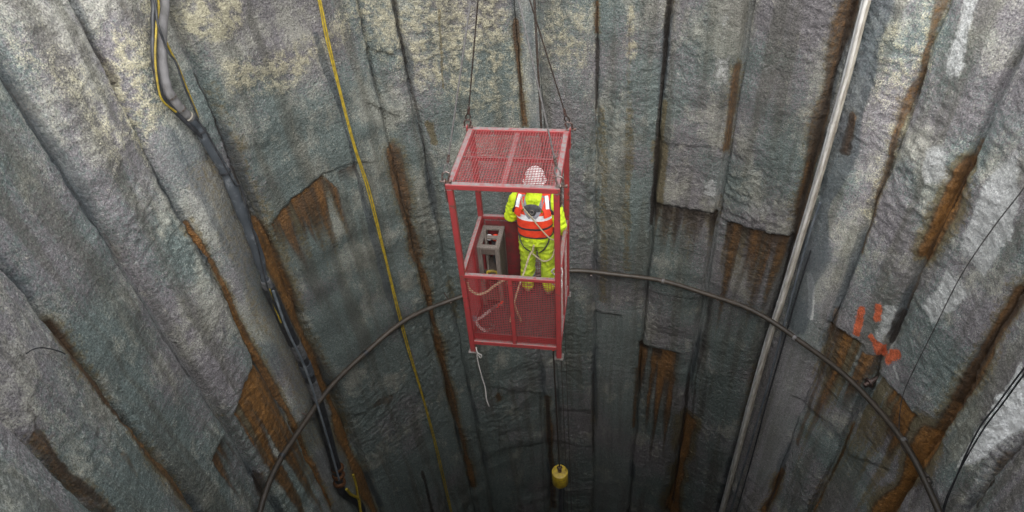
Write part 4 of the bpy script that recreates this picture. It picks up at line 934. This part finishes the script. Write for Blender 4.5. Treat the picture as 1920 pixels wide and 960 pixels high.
t_ = empty('black_hose', (0, 0, 0), 'black rubber hose with taped joint hanging down the lower left wall', 'hose')
wp = [on_wall(*p, R0 - .15) for p in [(503, 538), (520, 575), (545, 630), (568, 675), (585, 720), (600, 765), (615, 820), (627, 865), (633, 885)]]
sp = spline(wp, 7); q = MB(); q.tube(sp, .100, 14); q.build('hose', m_hoseblk, t_)
for a_, b_, nm, mt, rr in ((16, 21, 'white_tape', m_tape, .106), (22, 26, 'tape_joint', m_hosedark, .112), (27, 33, 'white_tape', m_tape, .105)):
    q = MB(); q.tube(sp[a_:b_], rr, 14); q.build(nm, mt, t_)
wp2 = [on_wall(*p, R0 - .15) for p in [(632, 872), (634, 885), (636, 900), (638, 912)]]
for k_ in range(3):
    q = MB(); c0 = wp2[k_] * .6 + wp2[k_ + 1] * .4; d = (wp2[k_ + 1] - wp2[k_]).normalized(); q.tube([c0 - d * .045, c0 - d * .02, c0 + d * .02, c0 + d * .045], [.12, .135, .135, .12], 14); q.build('coupling_ring', m_brass, t_)
q = MB(); q.tube(spline([on_wall(*p, R0 - .15) for p in [(632, 880), (638, 912), (646, 926), (662, 936), (676, 950), (684, 985)]], 6), .085, 12); q.build('tail', m_hoseblk, t_)
wall_run('yellow_air_hose', m_yel, [(292, -20), (293, 50), (291, 110), (297, 165), (306, 190), (330, 210)], .013, .24, 'yellow air hose at left of the thick grey hose', 'hose')
wall_run('slim_black_hose', m_hoseblk, [(281, -20), (287, 40), (288, 110), (300, 172), (318, 198), (352, 232), (380, 258)], .030, .18, 'slim black hose bowed out left of the grey hose', 'hose')
wall_run('black_cable', m_hoseblk, [(283, -20), (295, 40), (305, 72), (316, 98), (330, 118), (345, 160), (360, 195), (372, 225)], .014, .26, 'thin black cable crossing over the grey hose at the upper left', 'cable')
wall_run('yellow_loop_hose', m_yel, [(308, 70), (318, 92), (334, 125), (348, 160), (360, 190), (369, 212), (372, 228)], .013, .2, 'thin yellow hose bowed out right of the grey hose', 'hose')
wall_run('side_cable', m_hoseblk, [(368, 222), (388, 250), (410, 290), (440, 345), (452, 352), (470, 415), (485, 470), (502, 540), (530, 605), (560, 660), (580, 715)], .014, .3, 'thin black cable lying along the dark wrapped hose', 'cable')
wall_run('yellow_rope', m_yel, [(505, 542), (515, 575), (527, 605)], .014, .29, 'short yellow cord along the top of the black rubber hose', 'cord')
wall_run('grey_conduit', m_blue, [(512, 545), (540, 622), (572, 690), (600, 775), (622, 850), (636, 900)], .022, .34, 'thin pale grey line in front of the black rubber hose', 'hose')
wall_run('yellow_tail_hose', m_yel, [(650, 917), (658, 927), (672, 935), (675, 950), (680, 985)], .03, .3, 'yellow hose end curling beside the black hose at the bottom', 'hose')
wall_run('yellow_tail_hose', m_yel, [(662, 890), (668, 910), (671, 930), (674, 945)], .025, .3, 'short yellow hose hanging right of the black hose end at the bottom', 'hose')
# yellow lines
for off, lab, rr in ((-2.4, 'left', .0145), (2.2, 'right', .0145)):
    px_ = [(594, -20), (612, 65), (636, 165), (664, 272), (690, 352), (712, 440), (728, 505), (746, 580), (766, 655), (790, 735), (812, 815), (830, 890), (852, 985)]
    px_ = [(x + off * (1 - .25 * i / 12) * (.75 + .25 * math.sin(i * 1.9)), y) for i, (x, y) in enumerate(px_)]
    wall_run('yellow_line', m_yel, px_, rr, .2, '%s strand of the yellow twin line down the wall' % lab, 'line', 8, 'yellow twin line')
q, _ = wall_run('tie', m_hoseblk, [(769, 655), (776, 672), (774, 690)], .03, .12, '', '', build=False)
tag(q.build('line_knot', m_tape), 'small grey knot tying the yellow twin line together', 'knot')
# pale pipes at the right
for off, mt, nm, lab, rr, gp in ((-5, m_pvc2, 'pipe_conduit', 'grey pipe, left one of the bundle of three running down the right wall', .026, .12), (0, m_pvc, 'pipe_conduit', 'off white pipe, middle one of the bundle of three on the right wall', .031, .14), (5, m_pvc3, 'pipe_conduit', 'beige stained pipe, right one of the bundle of three on the right wall', .026, .125)):
    px_ = [(1630, -20), (1594, 120), (1561, 240), (1527, 360), (1492, 475), (1463, 570), (1437, 650), (1405, 765), (1380, 860), (1352, 965)]
    px_ = [(x + off * (1 - .3 * i / 9) , y + off * .25) for i, (x, y) in enumerate(px_)]
    t_ = empty(nm, (0, 0, 0), lab, 'pipe', 'pale pipes on the right wall')
    q, pts = wall_run(nm, mt, px_, rr, gp, '', '', build=False, n=12); q.build('pipe', mt, t_)
    for k_ in (4, 7, 9):
        d = (pts[k_ + 1] - pts[k_]).normalized(); q = MB(); q.tube([pts[k_] - d * .06, pts[k_] + d * .06], rr + .006, 12); q.build('sleeve', mt, t_)
wall_run('blue_hose', m_blue, [(1538, 380), (1520, 430), (1500, 500), (1478, 580), (1462, 640), (1435, 740), (1405, 840), (1368, 965)], .022, .15, 'blue grey hose running down just right of the pale pipes', 'hose')
wall_run('thin_black_hose', m_hoseblk, [(1520, 470), (1495, 550), (1470, 640), (1440, 745), (1412, 850), (1380, 965)], .016, .15, 'thin black hose beside the blue grey hose on the right wall', 'hose')
# far right cables, thin wire, pipe stub
for k_, (off, lab) in enumerate(((0, 'upper'), (9, 'lower'))):
    wall_run('black_cable', m_hoseblk, [(1935 + off, 672), (1905 + off, 710), (1870 + off, 758), (1838 + off, 800), (1812 + off * .5, 850), (1795, 890), (1775 - off * .3, 940), (1765, 980)], .011, .19, '%s of two black cables beside the white patch at the far right' % lab, 'cable', 8, 'two black cables at the far right')
wall_run('thin_wire', m_ropelt, [(1985, 250), (1925, 345), (1860, 430), (1800, 520), (1750, 620), (1710, 700), (1692, 745), (1686, 790), (1688, 825), (1695, 845), (1706, 850)], .0075, .21, 'thin pale wire sagging down the right wall and hooking behind the ring hose', 'wire')
st = empty('pipe_stub', on_wall(1641, 712), 'short grey pipe stub with flange sticking out of the right wall', 'pipe')
q = MB(); c_ = on_wall(1641, 712); nrm = Vector((-c_.x, -c_.y, -1.5)).normalized(); ax = nrm.to_track_quat('Z', 'Y').to_matrix().to_4x4()
q.lathe([(.05, -.05), (.05, .12), (.045, .22)], 14, ax); q.build('pipe', m_shack, st)
q = MB(); q.lathe([(.08, .10), (.095, .105), (.095, .14), (.08, .145)], 16, ax); q.build('flange', m_shack, st)
wall_run('hook_wire', m_hoseblk, [(50, 663), (62, 655), (78, 652), (98, 655), (115, 660), (122, 664)], .006, .24, 'small bent black wire on the lower left wall', 'wire')
